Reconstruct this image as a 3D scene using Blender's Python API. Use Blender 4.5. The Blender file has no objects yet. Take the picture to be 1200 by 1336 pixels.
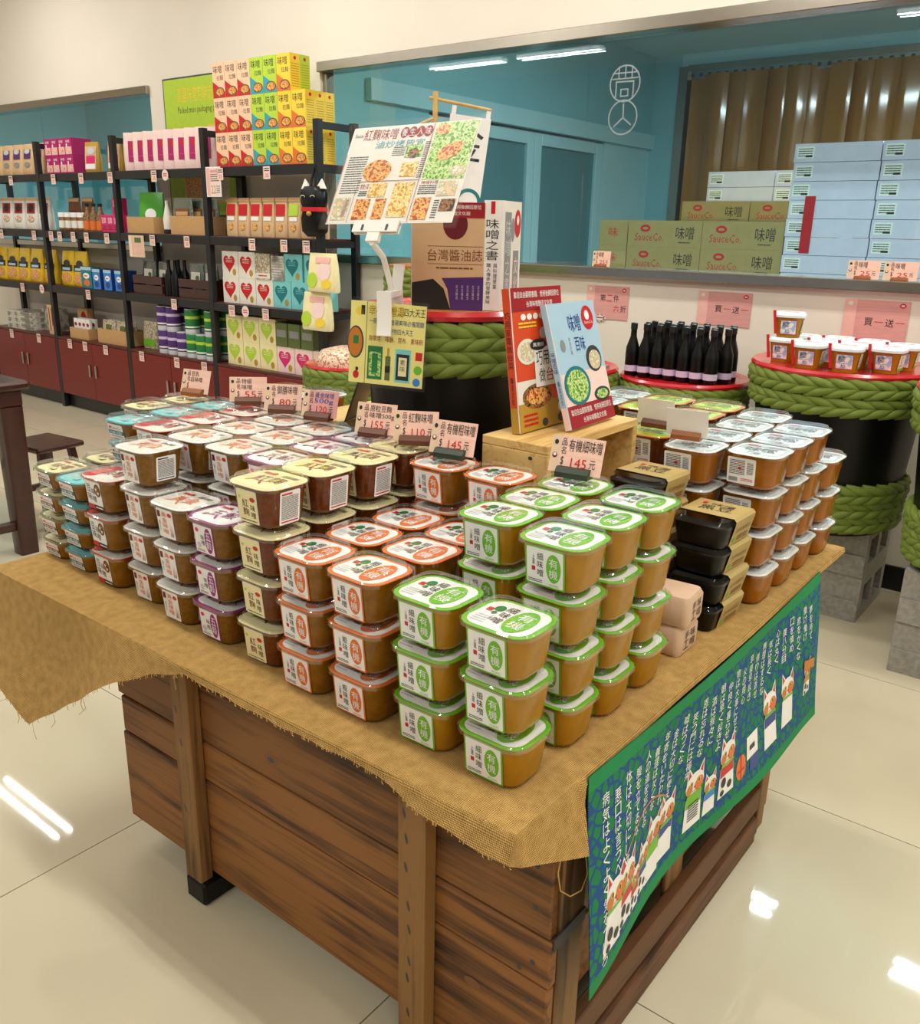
import bpy, bmesh, math, random
from math import sin, cos, pi, radians
from mathutils import Vector, Matrix
random.seed(7)
scene = bpy.context.scene
COL = scene.collection

# ---------------------------------------------------------------- camera, world, exposure
def make_camera():
    fpx, pitch, roll, yaw = 1150.46, 0.310452, 0.0215708, 0.661282
    fw = Vector((-sin(yaw), cos(yaw), 0)); rt = Vector((cos(yaw), sin(yaw), 0)); up = Vector((0, 0, 1))
    f2 = fw * cos(pitch) - up * sin(pitch); u2 = up * cos(pitch) + fw * sin(pitch)
    r = rt * cos(roll) + u2 * sin(roll); u = u2 * cos(roll) - rt * sin(roll)
    cd = bpy.data.cameras.new('camera'); cd.sensor_fit = 'HORIZONTAL'; cd.sensor_width = 36
    cd.lens = 36 * fpx / 1200; cd.clip_start = 0.02
    cam = bpy.data.objects.new('camera', cd); COL.objects.link(cam)
    m = Matrix((r, u, -f2)).transposed().to_4x4(); m.translation = (0, 0, 1.5)
    cam.matrix_world = m
    scene.camera = cam
make_camera()
world = bpy.data.worlds.new('shop_front_daylight_offscreen'); scene.world = world; world.use_nodes = True
world.node_tree.nodes['Background'].inputs[0].default_value = (0.97, 0.98, 1.0, 1)
world.node_tree.nodes['Background'].inputs[1].default_value = 0.22
vs = scene.view_settings
vs.view_transform = 'Standard'; vs.look = 'None'; vs.gamma = 1; vs.use_curve_mapping = False
vs.exposure = 0.0
LAMP_W = 25.5          # watts of one ceiling fluorescent fixture
LAMP_IN = 75.0         # watts of one fixture in the packing room behind the glass
CEIL = 3.6
ROOM_FIXTURES = [(x, 2.95) for x in (-7.1, -4.25, -2.0, 0.2, 2.5)] + [(x, 0.9) for x in (-7.1, -4.7, -2.3, 0.1, 2.5)] + [(x, -1.6) for x in (-7.75, -6.35, -2.0, 0.2, 2.4)]
INNER_FIXTURES = [(-1.91, 5.4), (0.04, 5.4), (-7.0, 5.1)]
def area(name, loc, sx, sy, watts, col=(1, 0.96, 0.9)):
    l = bpy.data.lights.new(name, 'AREA'); l.shape = 'RECTANGLE'; l.size = sx; l.size_y = sy; l.energy = watts; l.color = col
    o = bpy.data.objects.new(name, l); o.location = loc; COL.objects.link(o); return o

# ---------------------------------------------------------------- materials
def lin(c):
    if isinstance(c, str):
        c = [int(c[i:i + 2], 16) / 255 for i in (0, 2, 4)]
    return tuple((x / 12.92 if x <= 0.04045 else ((x + 0.055) / 1.055) ** 2.4) for x in c) + (1,)
MATS = {}
def _base(name):
    m = bpy.data.materials.new(name); m.use_nodes = True
    nt = m.node_tree; b = nt.nodes['Principled BSDF']; MATS[name] = m
    return m, nt, b
def N(nt, t, **k):
    n = nt.nodes.new(t)
    for a, v in k.items(): setattr(n, a, v)
    return n
def mat(name, col, rough=0.5, metal=0, var=0.06, vs=25, bump=0, bs=150, coat=0, spec=0.5, vec=None, emit=0, rnd=0):
    m, nt, b = _base(name); L = nt.links
    b.inputs['Roughness'].default_value = rough; b.inputs['Metallic'].default_value = metal
    b.inputs['Specular IOR Level'].default_value = spec
    b.inputs['Coat Weight'].default_value = coat; b.inputs['Coat Roughness'].default_value = 0.08
    c = lin(col); b.inputs['Base Color'].default_value = c
    tc = N(nt, 'ShaderNodeTexCoord')
    mp = N(nt, 'ShaderNodeMapping'); L.new(tc.outputs['Object'], mp.inputs[0])
    if vec: mp.inputs['Scale'].default_value = vec
    if var:
        n = N(nt, 'ShaderNodeTexNoise'); n.inputs['Scale'].default_value = vs; n.inputs['Detail'].default_value = 4
        L.new(mp.outputs[0], n.inputs['Vector'])
        r = N(nt, 'ShaderNodeMapRange'); r.inputs[1].default_value = 0.3; r.inputs[2].default_value = 0.7
        r.inputs[3].default_value = 1 - var; r.inputs[4].default_value = 1 + var
        L.new(n.outputs[0], r.inputs[0])
        h = N(nt, 'ShaderNodeHueSaturation'); h.inputs['Color'].default_value = c
        if rnd:
            oi = N(nt, 'ShaderNodeObjectInfo'); q = N(nt, 'ShaderNodeMapRange')
            q.inputs[3].default_value = 1 - rnd; q.inputs[4].default_value = 1 + rnd
            L.new(oi.outputs['Random'], q.inputs[0])
            mu = N(nt, 'ShaderNodeMath', operation='MULTIPLY'); L.new(q.outputs[0], mu.inputs[0]); L.new(r.outputs[0], mu.inputs[1])
            L.new(mu.outputs[0], h.inputs['Value'])
        else: L.new(r.outputs[0], h.inputs['Value'])
        L.new(h.outputs[0], b.inputs['Base Color'])
    if bump:
        n2 = N(nt, 'ShaderNodeTexNoise'); n2.inputs['Scale'].default_value = bs; L.new(mp.outputs[0], n2.inputs['Vector'])
        bp = N(nt, 'ShaderNodeBump'); bp.inputs['Strength'].default_value = bump; bp.inputs['Distance'].default_value = 0.002
        L.new(n2.outputs[0], bp.inputs['Height']); L.new(bp.outputs[0], b.inputs['Normal'])
    if emit:
        b.inputs['Emission Color'].default_value = c; b.inputs['Emission Strength'].default_value = emit
    return m
def wood(name, c1, c2, vec=(3, 30, 30), rough=0.6, rnd=0.12, knots=True, coat=0):
    m, nt, b = _base(name); L = nt.links
    tc = N(nt, 'ShaderNodeTexCoord'); oi = N(nt, 'ShaderNodeObjectInfo')
    ad = N(nt, 'ShaderNodeVectorMath', operation='MULTIPLY_ADD')
    cb = N(nt, 'ShaderNodeCombineXYZ')
    for i in range(3): L.new(oi.outputs['Random'], cb.inputs[i])
    ad.inputs[1].default_value = (7, 7, 7); L.new(cb.outputs[0], ad.inputs[0]); L.new(tc.outputs['Object'], ad.inputs[2])
    mp = N(nt, 'ShaderNodeMapping'); mp.inputs['Scale'].default_value = vec; L.new(ad.outputs[0], mp.inputs[0])
    n = N(nt, 'ShaderNodeTexNoise'); n.inputs['Scale'].default_value = 1; n.inputs['Detail'].default_value = 6; n.inputs['Distortion'].default_value = 0.9
    L.new(mp.outputs[0], n.inputs['Vector'])
    n2 = N(nt, 'ShaderNodeTexNoise'); n2.inputs['Scale'].default_value = 5; n2.inputs['Detail'].default_value = 3; L.new(mp.outputs[0], n2.inputs['Vector'])
    n3 = N(nt, 'ShaderNodeTexNoise'); n3.inputs['Scale'].default_value = 3.5; n3.inputs['Detail'].default_value = 3; L.new(ad.outputs[0], n3.inputs['Vector'])
    mx = N(nt, 'ShaderNodeMath', operation='MULTIPLY_ADD'); mx.inputs[1].default_value = 0.45; L.new(n2.outputs[0], mx.inputs[0]); L.new(n.outputs[0], mx.inputs[2])
    mz = N(nt, 'ShaderNodeMath', operation='MULTIPLY_ADD'); mz.inputs[1].default_value = 0.5; L.new(n3.outputs[0], mz.inputs[0]); L.new(mx.outputs[0], mz.inputs[2])
    cr = N(nt, 'ShaderNodeValToRGB'); e = cr.color_ramp.elements
    e[0].position = 0.68; e[0].color = lin(c1); e[1].position = 1.25 if False else 1.0; e[1].color = lin(c2); L.new(mz.outputs[0], cr.inputs[0])
    h = N(nt, 'ShaderNodeHueSaturation'); q = N(nt, 'ShaderNodeMapRange'); q.inputs[3].default_value = 1 - rnd; q.inputs[4].default_value = 1 + rnd
    L.new(oi.outputs['Random'], q.inputs[0]); L.new(q.outputs[0], h.inputs['Value']); L.new(cr.outputs[0], h.inputs['Color'])
    L.new(h.outputs[0], b.inputs['Base Color'])
    bp = N(nt, 'ShaderNodeBump'); bp.inputs['Strength'].default_value = 0.35; bp.inputs['Distance'].default_value = 0.003
    L.new(mx.outputs[0], bp.inputs['Height']); L.new(bp.outputs[0], b.inputs['Normal'])
    b.inputs['Roughness'].default_value = rough; b.inputs['Coat Weight'].default_value = coat
    return m
def clear(name, tint=(1, 1, 1), ior=1.45, rough=0.04, extra=0.0, bump=0, bs=40):
    m, nt, b = _base(name); L = nt.links; nt.nodes.remove(b)
    out = nt.nodes['Material Output']
    t = N(nt, 'ShaderNodeBsdfTransparent'); t.inputs[0].default_value = tuple(tint) + (1,)
    g = N(nt, 'ShaderNodeBsdfGlossy'); g.inputs['Roughness'].default_value = rough; g.inputs[0].default_value = (1, 1, 1, 1)
    f = N(nt, 'ShaderNodeFresnel'); ge = N(nt, 'ShaderNodeNewGeometry'); io = N(nt, 'ShaderNodeMapRange')
    io.inputs[3].default_value = ior; io.inputs[4].default_value = 1 / ior          # thin sheet: same reflectance from either side
    L.new(ge.outputs['Backfacing'], io.inputs[0]); L.new(io.outputs[0], f.inputs[0])
    ad = N(nt, 'ShaderNodeMath', operation='ADD', use_clamp=True); ad.inputs[1].default_value = extra; L.new(f.outputs[0], ad.inputs[0])
    if bump:
        n2 = N(nt, 'ShaderNodeTexNoise'); n2.inputs['Scale'].default_value = bs
        tc = N(nt, 'ShaderNodeTexCoord'); L.new(tc.outputs['Object'], n2.inputs['Vector'])
        bp = N(nt, 'ShaderNodeBump'); bp.inputs['Strength'].default_value = bump; bp.inputs['Distance'].default_value = 0.004
        L.new(n2.outputs[0], bp.inputs['Height']); L.new(bp.outputs[0], g.inputs['Normal']); L.new(bp.outputs[0], f.inputs['Normal'])
    x = N(nt, 'ShaderNodeMixShader'); L.new(ad.outputs[0], x.inputs[0]); L.new(t.outputs[0], x.inputs[1]); L.new(g.outputs[0], x.inputs[2])
    L.new(x.outputs[0], out.inputs['Surface'])
    return m
def photo(name, cols, scale=130, rough=0.3):
    """mottled print, as of a food photograph"""
    m, nt, b = _base(name); L = nt.links
    tc = N(nt, 'ShaderNodeTexCoord'); v = N(nt, 'ShaderNodeTexVoronoi'); v.inputs['Scale'].default_value = scale
    n = N(nt, 'ShaderNodeTexNoise'); n.inputs['Scale'].default_value = scale * 0.8; n.inputs['Detail'].default_value = 3
    L.new(tc.outputs['Object'], v.inputs['Vector']); L.new(tc.outputs['Object'], n.inputs['Vector'])
    mm = N(nt, 'ShaderNodeMath', operation='MULTIPLY_ADD'); mm.inputs[1].default_value = 0.4; L.new(v.outputs['Distance'], mm.inputs[0]); L.new(n.outputs[0], mm.inputs[2])
    cr = N(nt, 'ShaderNodeValToRGB'); cr.color_ramp.interpolation = 'EASE'
    while len(cr.color_ramp.elements) < len(cols): cr.color_ramp.elements.new(0.5)
    for i, c in enumerate(cols):
        e = cr.color_ramp.elements[i]; e.position = 0.42 + 0.4 * i / (len(cols) - 1); e.color = lin(c)
    L.new(mm.outputs[0], cr.inputs[0]); L.new(cr.outputs[0], b.inputs['Base Color']); b.inputs['Roughness'].default_value = rough
    return m
def burlap(name, c1, c2):
    m, nt, b = _base(name); L = nt.links
    tc = N(nt, 'ShaderNodeTexCoord')
    ws = []
    for d in ('X', 'Y'):
        w = N(nt, 'ShaderNodeTexWave', bands_direction=d, wave_profile='SIN'); w.inputs['Scale'].default_value = 165
        w.inputs['Distortion'].default_value = 1.2; w.inputs['Detail Scale'].default_value = 4
        L.new(tc.outputs['UV'], w.inputs['Vector']); ws.append(w)
    ck = N(nt, 'ShaderNodeTexChecker'); ck.inputs['Scale'].default_value = 395; L.new(tc.outputs['UV'], ck.inputs['Vector'])
    ml = N(nt, 'ShaderNodeMath', operation='ADD'); L.new(ws[0].outputs[1], ml.inputs[0]); L.new(ws[1].outputs[1], ml.inputs[1])
    n = N(nt, 'ShaderNodeTexNoise'); n.inputs['Scale'].default_value = 70; n.inputs['Detail'].default_value = 6; L.new(tc.outputs['UV'], n.inputs['Vector'])
    a2 = N(nt, 'ShaderNodeMath', operation='MULTIPLY_ADD'); a2.inputs[1].default_value = 0.36; L.new(ml.outputs[0], a2.inputs[0])
    n_ = N(nt, 'ShaderNodeMath', operation='MULTIPLY_ADD'); n_.inputs[1].default_value = 0.45; n_.inputs[2].default_value = 0.22; L.new(n.outputs[0], n_.inputs[0]); L.new(n_.outputs[0], a2.inputs[2])
    cr = N(nt, 'ShaderNodeValToRGB'); e = cr.color_ramp.elements; e[0].position = 0.5; e[0].color = lin(c1); e[1].position = 1.1 if False else 1.0; e[1].color = lin(c2)
    L.new(a2.outputs[0], cr.inputs[0]); L.new(cr.outputs[0], b.inputs['Base Color'])
    bp = N(nt, 'ShaderNodeBump'); bp.inputs['Strength'].default_value = 0.5; bp.inputs['Distance'].default_value = 0.002
    L.new(ml.outputs[0], bp.inputs['Height']); L.new(bp.outputs[0], b.inputs['Normal']); b.inputs['Roughness'].default_value = 0.9
    b.inputs['Specular IOR Level'].default_value = 0.2
    return m

# plain coloured materials used in many places
PLAIN = dict(white='f4f2ee', offwhite='e9e4d8', black='0a0a0a', ink='1c1a1a', grey='8d8d8d', dgrey='3a3a3c', red='c8141c', dred='9c0f22',
    green='6fb81e', lime='b6d43c', dgreen='1f7a3c', orange='e0702a', yellow='f2cf3a', cream='f3e6b0', pink='f0b8ac', lpink='f5d6cf', hotpink='d8226e',
    magenta='b01068', purple='98207c', dpurple='4e2a72', teal='2f9fae', dteal='157880', blue='2f7fd0', navy='1d3f8a', gold='b8912e', brown='7a4a24', kraft='c69a66',
    tan='d8b488', lteal='7fd0d0', silver='c8c8cc', peach='f6c9a4', olive='5c6a34', lilac='cfc0dc', sky='a9cbe0', maroon='6a1020', amber='c87818')
for k, c in PLAIN.items(): mat(k, c, rough=0.45, var=0.03)
mat('card_yellow', 'efe489', rough=0.4, var=0.02)
mat('vermilion', 'd8481c', rough=0.4, var=0.03)
mat('wall_paint', 'eae1d2', rough=0.75, var=0.03, vs=1.5)
mat('ceiling_paint', 'f2efe8', rough=0.8, var=0.02, vs=2)
mat('tile', 'cdc3a8', rough=0.03, var=0.035, vs=2.2, spec=0.6, rnd=0.02)
mat('grout', '6a6252', rough=0.8)
mat('steel', 'b9b4ae', rough=0.22, metal=1, var=0.04)
mat('frame_metal', 'a79f92', rough=0.25, metal=0.9, var=0.04)
mat('black_metal', '17171a', rough=0.4, var=0.1)
mat('cabinet_red', '74100e', rough=0.32, var=0.12, vs=6, vec=(1, 1, 12))
mat('shelf_board', '54201a', rough=0.35, var=0.15, vs=8)
mat('aqua_wall', '8ac0c6', rough=0.5, var=0.03, vs=3)
mat('aqua_light', 'aed6da', rough=0.4, var=0.03, vs=3)
mat('aqua_dark', '47777e', rough=0.25, var=0.04, vs=3)
mat('aqua_glass', '54868c', rough=0.15, var=0.05, vs=3)
mat('concrete', '98948a', rough=0.95, var=0.18, vs=60, bump=0.8, bs=220)
mat('lacquer', '050505', rough=0.38, var=0.02, spec=0.3)
mat('rope', '6d7f2a', rough=0.65, var=0.12, vs=40, bump=0.4, bs=260)
mat('rim_red', 'c01622', rough=0.25, var=0.03, coat=0.4)
mat('plastic_white', 'eeeae2', rough=0.3, var=0.02)
mat('amber_strip', 'a8690a', rough=0.10, var=0.06, vs=4, coat=0.6)
mat('box_white', 'd6d2ea', rough=0.55, var=0.04)
mat('carton', 'a8905a', rough=0.7, var=0.05)
mat('card_pink', 'efc2ae', rough=0.6, var=0.06, vs=14, vec=(1, 8, 8))
mat('card_tan', 'e3c3a2', rough=0.6, var=0.06, vs=14)
mat('card_rose', 'dd9f98', rough=0.5, var=0.06, vs=10, vec=(1, 8, 8))
mat('holder_brown', '5e3018', rough=0.45, var=0.15, vs=20)
mat('holder_tan', '8a4f22', rough=0.45, var=0.12, vs=20)
mat('holder_green', '22301c', rough=0.45, var=0.15, vs=20)
mat('miso_light', 'a8760e', rough=0.25, var=0.10, vs=40, coat=0.12, spec=0.35)
mat('miso_mid', '84560c', rough=0.25, var=0.16, vs=70, coat=0.12, spec=0.35)
mat('miso_red', '66300c', rough=0.25, var=0.25, vs=110, coat=0.12, spec=0.35)
mat('miso_dark', '784e0c', rough=0.25, var=0.22, vs=110, coat=0.12, spec=0.35)
mat('miso_amber', '9a5a0a', rough=0.22, var=0.10, vs=30, coat=0.15, spec=0.35)
mat('tray_black', '080707', rough=0.3, var=0.02, spec=0.3)
mat('sleeve_kraft', 'b39a5c', rough=0.6, var=0.06)
mat('paper_kraft', 'cfae90', rough=0.6, var=0.06)
mat('glue_lid', 'dfe8ea', rough=0.25, var=0.04)
mat('tube_glow', 'ffffff', emit=3.0, var=0)
mat('towel_green', '12864a', rough=0.85, var=0.05, bump=0.3, bs=600)
mat('dark_wood', '3a1510', rough=0.3, var=0.2, vs=12, vec=(1, 1, 6), coat=0.3)
mat('cords', 'c9a25c', rough=0.8)
wood('crate_wood', '321808', '8c5a28', vec=(1.3, 26, 26), rnd=0.2)
wood('crate_post', '3a2210', '8c6434', vec=(22, 22, 1.5))
wood('crate_dark', '24120a', '6a4220', vec=(20, 1.5, 20))
wood('pine', 'b78842', 'e3be78', vec=(26, 2.5, 26), rnd=0.04)
wood('bamboo', 'a8803c', 'd6b068', vec=(8, 8, 8), rnd=0.03)
wood('cask_wood', '7a3f18', 'b06a2c', vec=(26, 26, 2), rnd=0.04)
burlap('burlap_weave', '72501f', 'd6ad68')
clear('clear_plastic', rough=0.03, ior=1.35, extra=0.0)
clear('lid_plastic', tint=(0.97, 0.985, 0.98), rough=0.07, extra=0.06, bump=0.25, bs=45)
clear('window_glass', tint=(0.86, 0.96, 0.96), rough=0.0, ior=1.5)
clear('film_plastic', rough=0.08, ior=1.3, extra=0.0, bump=0.35, bs=18)
clear('etched', tint=(0.8, 0.86, 0.86), rough=0.5, extra=0.25)
photo('food_orange', ['7a3a14', 'd98a3a', 'f0c878', 'c04a1c'])
photo('food_green', ['2f6a1c', '8cc040', 'd8e8a0', '5a9a28'])
photo('food_yellow', ['a06a1c', 'e8c050', 'f6e8b0', 'd89830'])
photo('food_dark', ['181210', '5a3a20', 'b07a40', '2a1c14'])
photo('food_pale', ['d8d0b8', 'f2ecd8', 'b8b890', 'e8c8a0'])
photo('noodle_beige', ['b8a488', 'e6dcc8', '9a8a70', 'd8c8a8'], scale=40)
photo('bean_pink', ['c08a70', 'e8c0a0', 'f4e0c8', 'b07050'], scale=90)
mat('foil', '8e958e', rough=0.22, metal=0.8, var=0.04, bump=1.0, bs=60)
mat('foil_green', '4aa52a', rough=0.2, var=0.04, bump=1.0, bs=60, coat=0.5)
mat('bag_yellow', 'e9bf1a', rough=0.2, var=0.04, bump=1.0, bs=60, coat=0.5)
photo('grey_wrap', ['6e6a60', 'b8b2a2', 'd8d4c8', '8a8476'], scale=12)
photo('brush_blue', ['c8d8ec', 'e8eef4', '9ab8dc', 'f4f0ec'], scale=50)

# ---------------------------------------------------------------- geometry helpers
_TXT = {}
def glyphs(s):
    if s not in _TXT:
        c = bpy.data.curves.new('txt', 'FONT'); c.body = s; c.resolution_u = 1 if len(s) > 6 else 2
        o = bpy.data.objects.new('txt', c); me = bpy.data.meshes.new_from_object(o)
        vs_ = [(v.co.x, v.co.y) for v in me.vertices]; fs = [tuple(p.vertices) for p in me.polygons]
        bpy.data.objects.remove(o); bpy.data.curves.remove(c); bpy.data.meshes.remove(me)
        x0 = min(v[0] for v in vs_); x1 = max(v[0] for v in vs_); y0 = min(v[1] for v in vs_); y1 = max(v[1] for v in vs_)
        if s == '一' : y0, y1 = -0.1, 0.8
        w, h = max(x1 - x0, 1e-4), max(y1 - y0, 1e-4)
        _TXT[s] = ([((x - x0) / w, (y - y0) / h) for x, y in vs_], fs)
    return _TXT[s]
def rr(w, d, r, z, n=4, cx=0, cy=0):
    pts = []; r = min(r, w / 2 - 1e-5, d / 2 - 1e-5)
    for (sx, sy, a0) in ((1, 1, 0), (-1, 1, 90), (-1, -1, 180), (1, -1, 270)):
        for i in range(n + 1):
            a = radians(a0 + 90 * i / n)
            pts.append((cx + sx * (w / 2 - r) + r * cos(a), cy + sy * (d / 2 - r) + r * sin(a), z))
    return pts
EPS = 0.0004
class MB:
    def __init__(s): s.v = []; s.f = []; s.m = []; s.mats = []; s.map = None; s.uvs = None
    def mi(s, m):
        if m not in s.mats: s.mats.append(m)
        return s.mats.index(m)
    def add(s, vs_, fs, m):
        o = len(s.v); i = s.mi(m)
        s.v += [tuple(v) for v in vs_]; s.f += [tuple(a + o for a in f) for f in fs]; s.m += [i] * len(fs); return s
    def box(s, x0, x1, y0, y1, z0, z1, m):
        return s.add([(x, y, z) for x in (x0, x1) for y in (y0, y1) for z in (z0, z1)],
                     [(0, 1, 3, 2), (4, 6, 7, 5), (0, 4, 5, 1), (2, 3, 7, 6), (0, 2, 6, 4), (1, 5, 7, 3)], m)
    def boxm(s, M, sx, sy, sz, m):
        vs_ = [M @ Vector((x * sx / 2, y * sy / 2, z * sz / 2)) for x in (-1, 1) for y in (-1, 1) for z in (-1, 1)]
        return s.add(vs_, [(0, 1, 3, 2), (4, 6, 7, 5), (0, 4, 5, 1), (2, 3, 7, 6), (0, 2, 6, 4), (1, 5, 7, 3)], m)
    def loft(s, secs, m, cap0=True, cap1=True, closed=True):
        n = len(secs[0]); o = []
        for q in secs: o += list(q)
        fs = []
        for k in range(len(secs) - 1):
            for i in range(n if closed else n - 1):
                j = (i + 1) % n; fs.append((k * n + i, k * n + j, (k + 1) * n + j, (k + 1) * n + i))
        if cap0: fs.append(tuple(range(n - 1, -1, -1)))
        if cap1: fs.append(tuple((len(secs) - 1) * n + i for i in range(n)))
        return s.add(o, fs, m)
    def lathe(s, prof, n, m, c=(0, 0, 0), cap0=True, cap1=True):
        return s.loft([[(c[0] + r * cos(2 * pi * i / n), c[1] + r * sin(2 * pi * i / n), c[2] + z) for i in range(n)] for r, z in prof], m, cap0, cap1)
    def tube(s, path, r, n, m, cap=True):
        secs = []; P = [Vector(p) for p in path]
        for i, p in enumerate(P):
            d = (P[min(i + 1, len(P) - 1)] - P[max(i - 1, 0)]).normalized()
            a = d.cross(Vector((0, 0, 1)));
            if a.length < 0.05: a = d.cross(Vector((1, 0, 0)))
            a.normalize(); b = d.cross(a); rad = r[i] if isinstance(r, (list, tuple)) else r
            secs.append([p + (a * cos(2 * pi * k / n) + b * sin(2 * pi * k / n)) * rad for k in range(n)])
        return s.loft(secs, m, cap, cap)
    # flat print: 2D coordinates through s.map (Matrix or function (u, v, layer height) -> point)
    def _p(s, pts, l):
        e = EPS * (l + 1)
        if callable(s.map): return [s.map(x, y, e) for x, y in pts]
        return [s.map @ Vector((x, y, e)) for x, y in pts]
    def poly(s, pts, m, l=0): return s.add(s._p(pts, l), [tuple(range(len(pts)))], m)
    def rect(s, x0, y0, x1, y1, m, l=0, r=0):
        if r:
            return s.poly([(a, b) for a, b, _ in rr(x1 - x0, y1 - y0, r, 0, 3, (x0 + x1) / 2, (y0 + y1) / 2)], m, l)
        return s.poly([(x0, y0), (x1, y0), (x1, y1), (x0, y1)], m, l)
    def ell(s, cx, cy, rx, ry, m, l=0, n=20, a=0):
        return s.poly([(cx + rx * cos(t) * cos(a) - ry * sin(t) * sin(a), cy + rx * cos(t) * sin(a) + ry * sin(t) * cos(a)) for t in (2 * pi * i / n for i in range(n))], m, l)
    def text(s, t, x0, y0, x1, y1, m, l=1, rot=0):
        vs_, fs = glyphs(t); c, d = (x0 + x1) / 2, (y0 + y1) / 2
        pts = [(x0 + a * (x1 - x0), y0 + b * (y1 - y0)) for a, b in vs_]
        if rot: pts = [(c + (a - c) * cos(rot) - (b - d) * sin(rot), d + (a - c) * sin(rot) + (b - d) * cos(rot)) for a, b in pts]
        return s.add(s._p(pts, l), fs, m)
    def vtext(s, t, x0, y0, x1, y1, m, l=1):
        h = (y1 - y0) / len(t)
        for i, ch in enumerate(t): s.text(ch, x0, y1 - (i + 0.94) * h, x1, y1 - (i + 0.06) * h, m, l)
        return s
    def lines(s, x0, y0, x1, y1, n, m, l=1, fill=0.5, seed=0, seg=3):
        rg = random.Random(seed + n); h = (y1 - y0) / n
        for i in range(n):
            x = x0
            while x < x1 - 1e-4:
                w = (x1 - x0) * rg.uniform(0.12, 0.5) / seg * 1.6; e = min(x + w, x1)
                s.rect(x, y1 - (i + 0.5 + fill / 2) * h, e, y1 - (i + 0.5 - fill / 2) * h, m, l); x = e + (x1 - x0) * 0.02
        return s
    def mesh(s, name, smooth=None, bevel=0, uv=None):
        me = bpy.data.meshes.new(name); me.from_pydata(s.v, [], s.f)
        for m in s.mats: me.materials.append(MATS[m])
        me.polygons.foreach_set('material_index', s.m)
        if bevel:
            bm = bmesh.new(); bm.from_mesh(me)
            bmesh.ops.bevel(bm, geom=list(bm.edges), offset=bevel, segments=1, affect='EDGES'); bm.to_mesh(me); bm.free()
        if uv:
            ly = me.uv_layers.new(name='UVMap'); 
            for lp in me.loops: ly.data[lp.index].uv = uv[lp.vertex_index]
        if smooth is not None:
            me.polygons.foreach_set('use_smooth', [True] * len(me.polygons)); me.set_sharp_from_angle(angle=radians(smooth))
        me.update(); return me
    def obj(s, name, parent=None, **k): return put(name, s.mesh(name, **k), parent)
def put(name, me, parent=None, loc=None):
    o = bpy.data.objects.new(name, me); COL.objects.link(o)
    if parent: o.parent = parent
    if loc: o.location = loc
    return o
def tag(o, label, cat=None, group=None):
    o['label'] = label
    if cat: o['category'] = cat
    if group: o['group'] = group
    return o
def thing(name, label, cat, loc=(0, 0, 0), rz=0, group=None):
    o = bpy.data.objects.new(name, None); COL.objects.link(o); o.empty_display_size = 0.05
    o.location = loc; o.rotation_euler = (0, 0, rz); return tag(o, label, cat, group)
def struct(o): o['kind'] = 'structure'; return o
def frame(o, x, y):
    """matrix with origin o, u axis x, v axis y, normal x cross y"""
    x = Vector(x).normalized(); z = x.cross(Vector(y)).normalized(); y = z.cross(x)
    m = Matrix((x, y, z)).transposed().to_4x4(); m.translation = o; return m
FRONT = lambda x, y, z: frame((x, y, z), (1, 0, 0), (0, 0, 1))      # faces -Y
RIGHT = lambda x, y, z: frame((x, y, z), (0, 1, 0), (0, 0, 1))      # faces +X
TOP = lambda x, y, z: frame((x, y, z), (1, 0, 0), (0, 1, 0))
def spread(name, parts, label, cat, group, spots):
    """parts: list of (part name, mesh[, parent index]); one thing per spot (x, y, z, rz[, label])"""
    out = []
    for sp in spots:
        x, y, z, rz = sp[:4]
        t = thing(name, sp[4] if len(sp) > 4 else label, cat, (x, y, z), rz, group); ob = []
        for p in parts:
            ob.append(put(p[0], p[1], ob[p[2]] if len(p) > 2 else t))
        out.append(t)
    return out

# ================================================================ THE ROOM
XL, XR, YF, YB = -10.6, 4.0, -3.2, 4.1
mb = MB(); mb.box(XL, XR, YF, YB + 0.12, -0.08, -0.004, 'grout'); floor = struct(mb.obj('floor'))
TX, TY = 0.885, 0.90
mb = MB(); g = 0.0016; mb.box(g, TX - g, g, TY - g, -0.004, 0, 'tile'); tile_mesh = mb.mesh('tile')
i0, j0 = -11, -5
for i in range(i0, 6):
    for j in range(j0, 4):
        x, y = -0.968 + i * TX, 1.352 + j * TY
        if x < XL or x + TX > XR or y < YF or y > YB - 0.02: continue
        if y + TY > YB:
            m2 = MB(); m2.box(g, TX - g, g, YB - y - g, -0.004, 0, 'tile'); put('tile', m2.mesh('tile'), floor, (x, y, 0))
        else: put('tile', tile_mesh, floor, (x, y, 0))
mb = MB(); mb.box(XL, XR, YF, YB + 0.12, CEIL, CEIL + 0.08, 'ceiling_paint'); struct(mb.obj('ceiling'))
# back wall with the two window openings
W1L, W1R, W2R = -4.34, 3.2, -6.12
SILL, HEAD = 1.29, 2.44
mb = MB()
mb.box(XL, XR, YB, YB + 0.12, 0, SILL, 'wall_paint'); mb.box(XL, XR, YB, YB + 0.12, HEAD, CEIL, 'wall_paint')
mb.box(W2R, W1L, YB, YB + 0.12, SILL, HEAD, 'wall_paint'); mb.box(W1R, XR, YB, YB + 0.12, SILL, HEAD, 'wall_paint')
mb.box(XL, -10.0, YB, YB + 0.12, SILL, HEAD, 'wall_paint')
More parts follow.
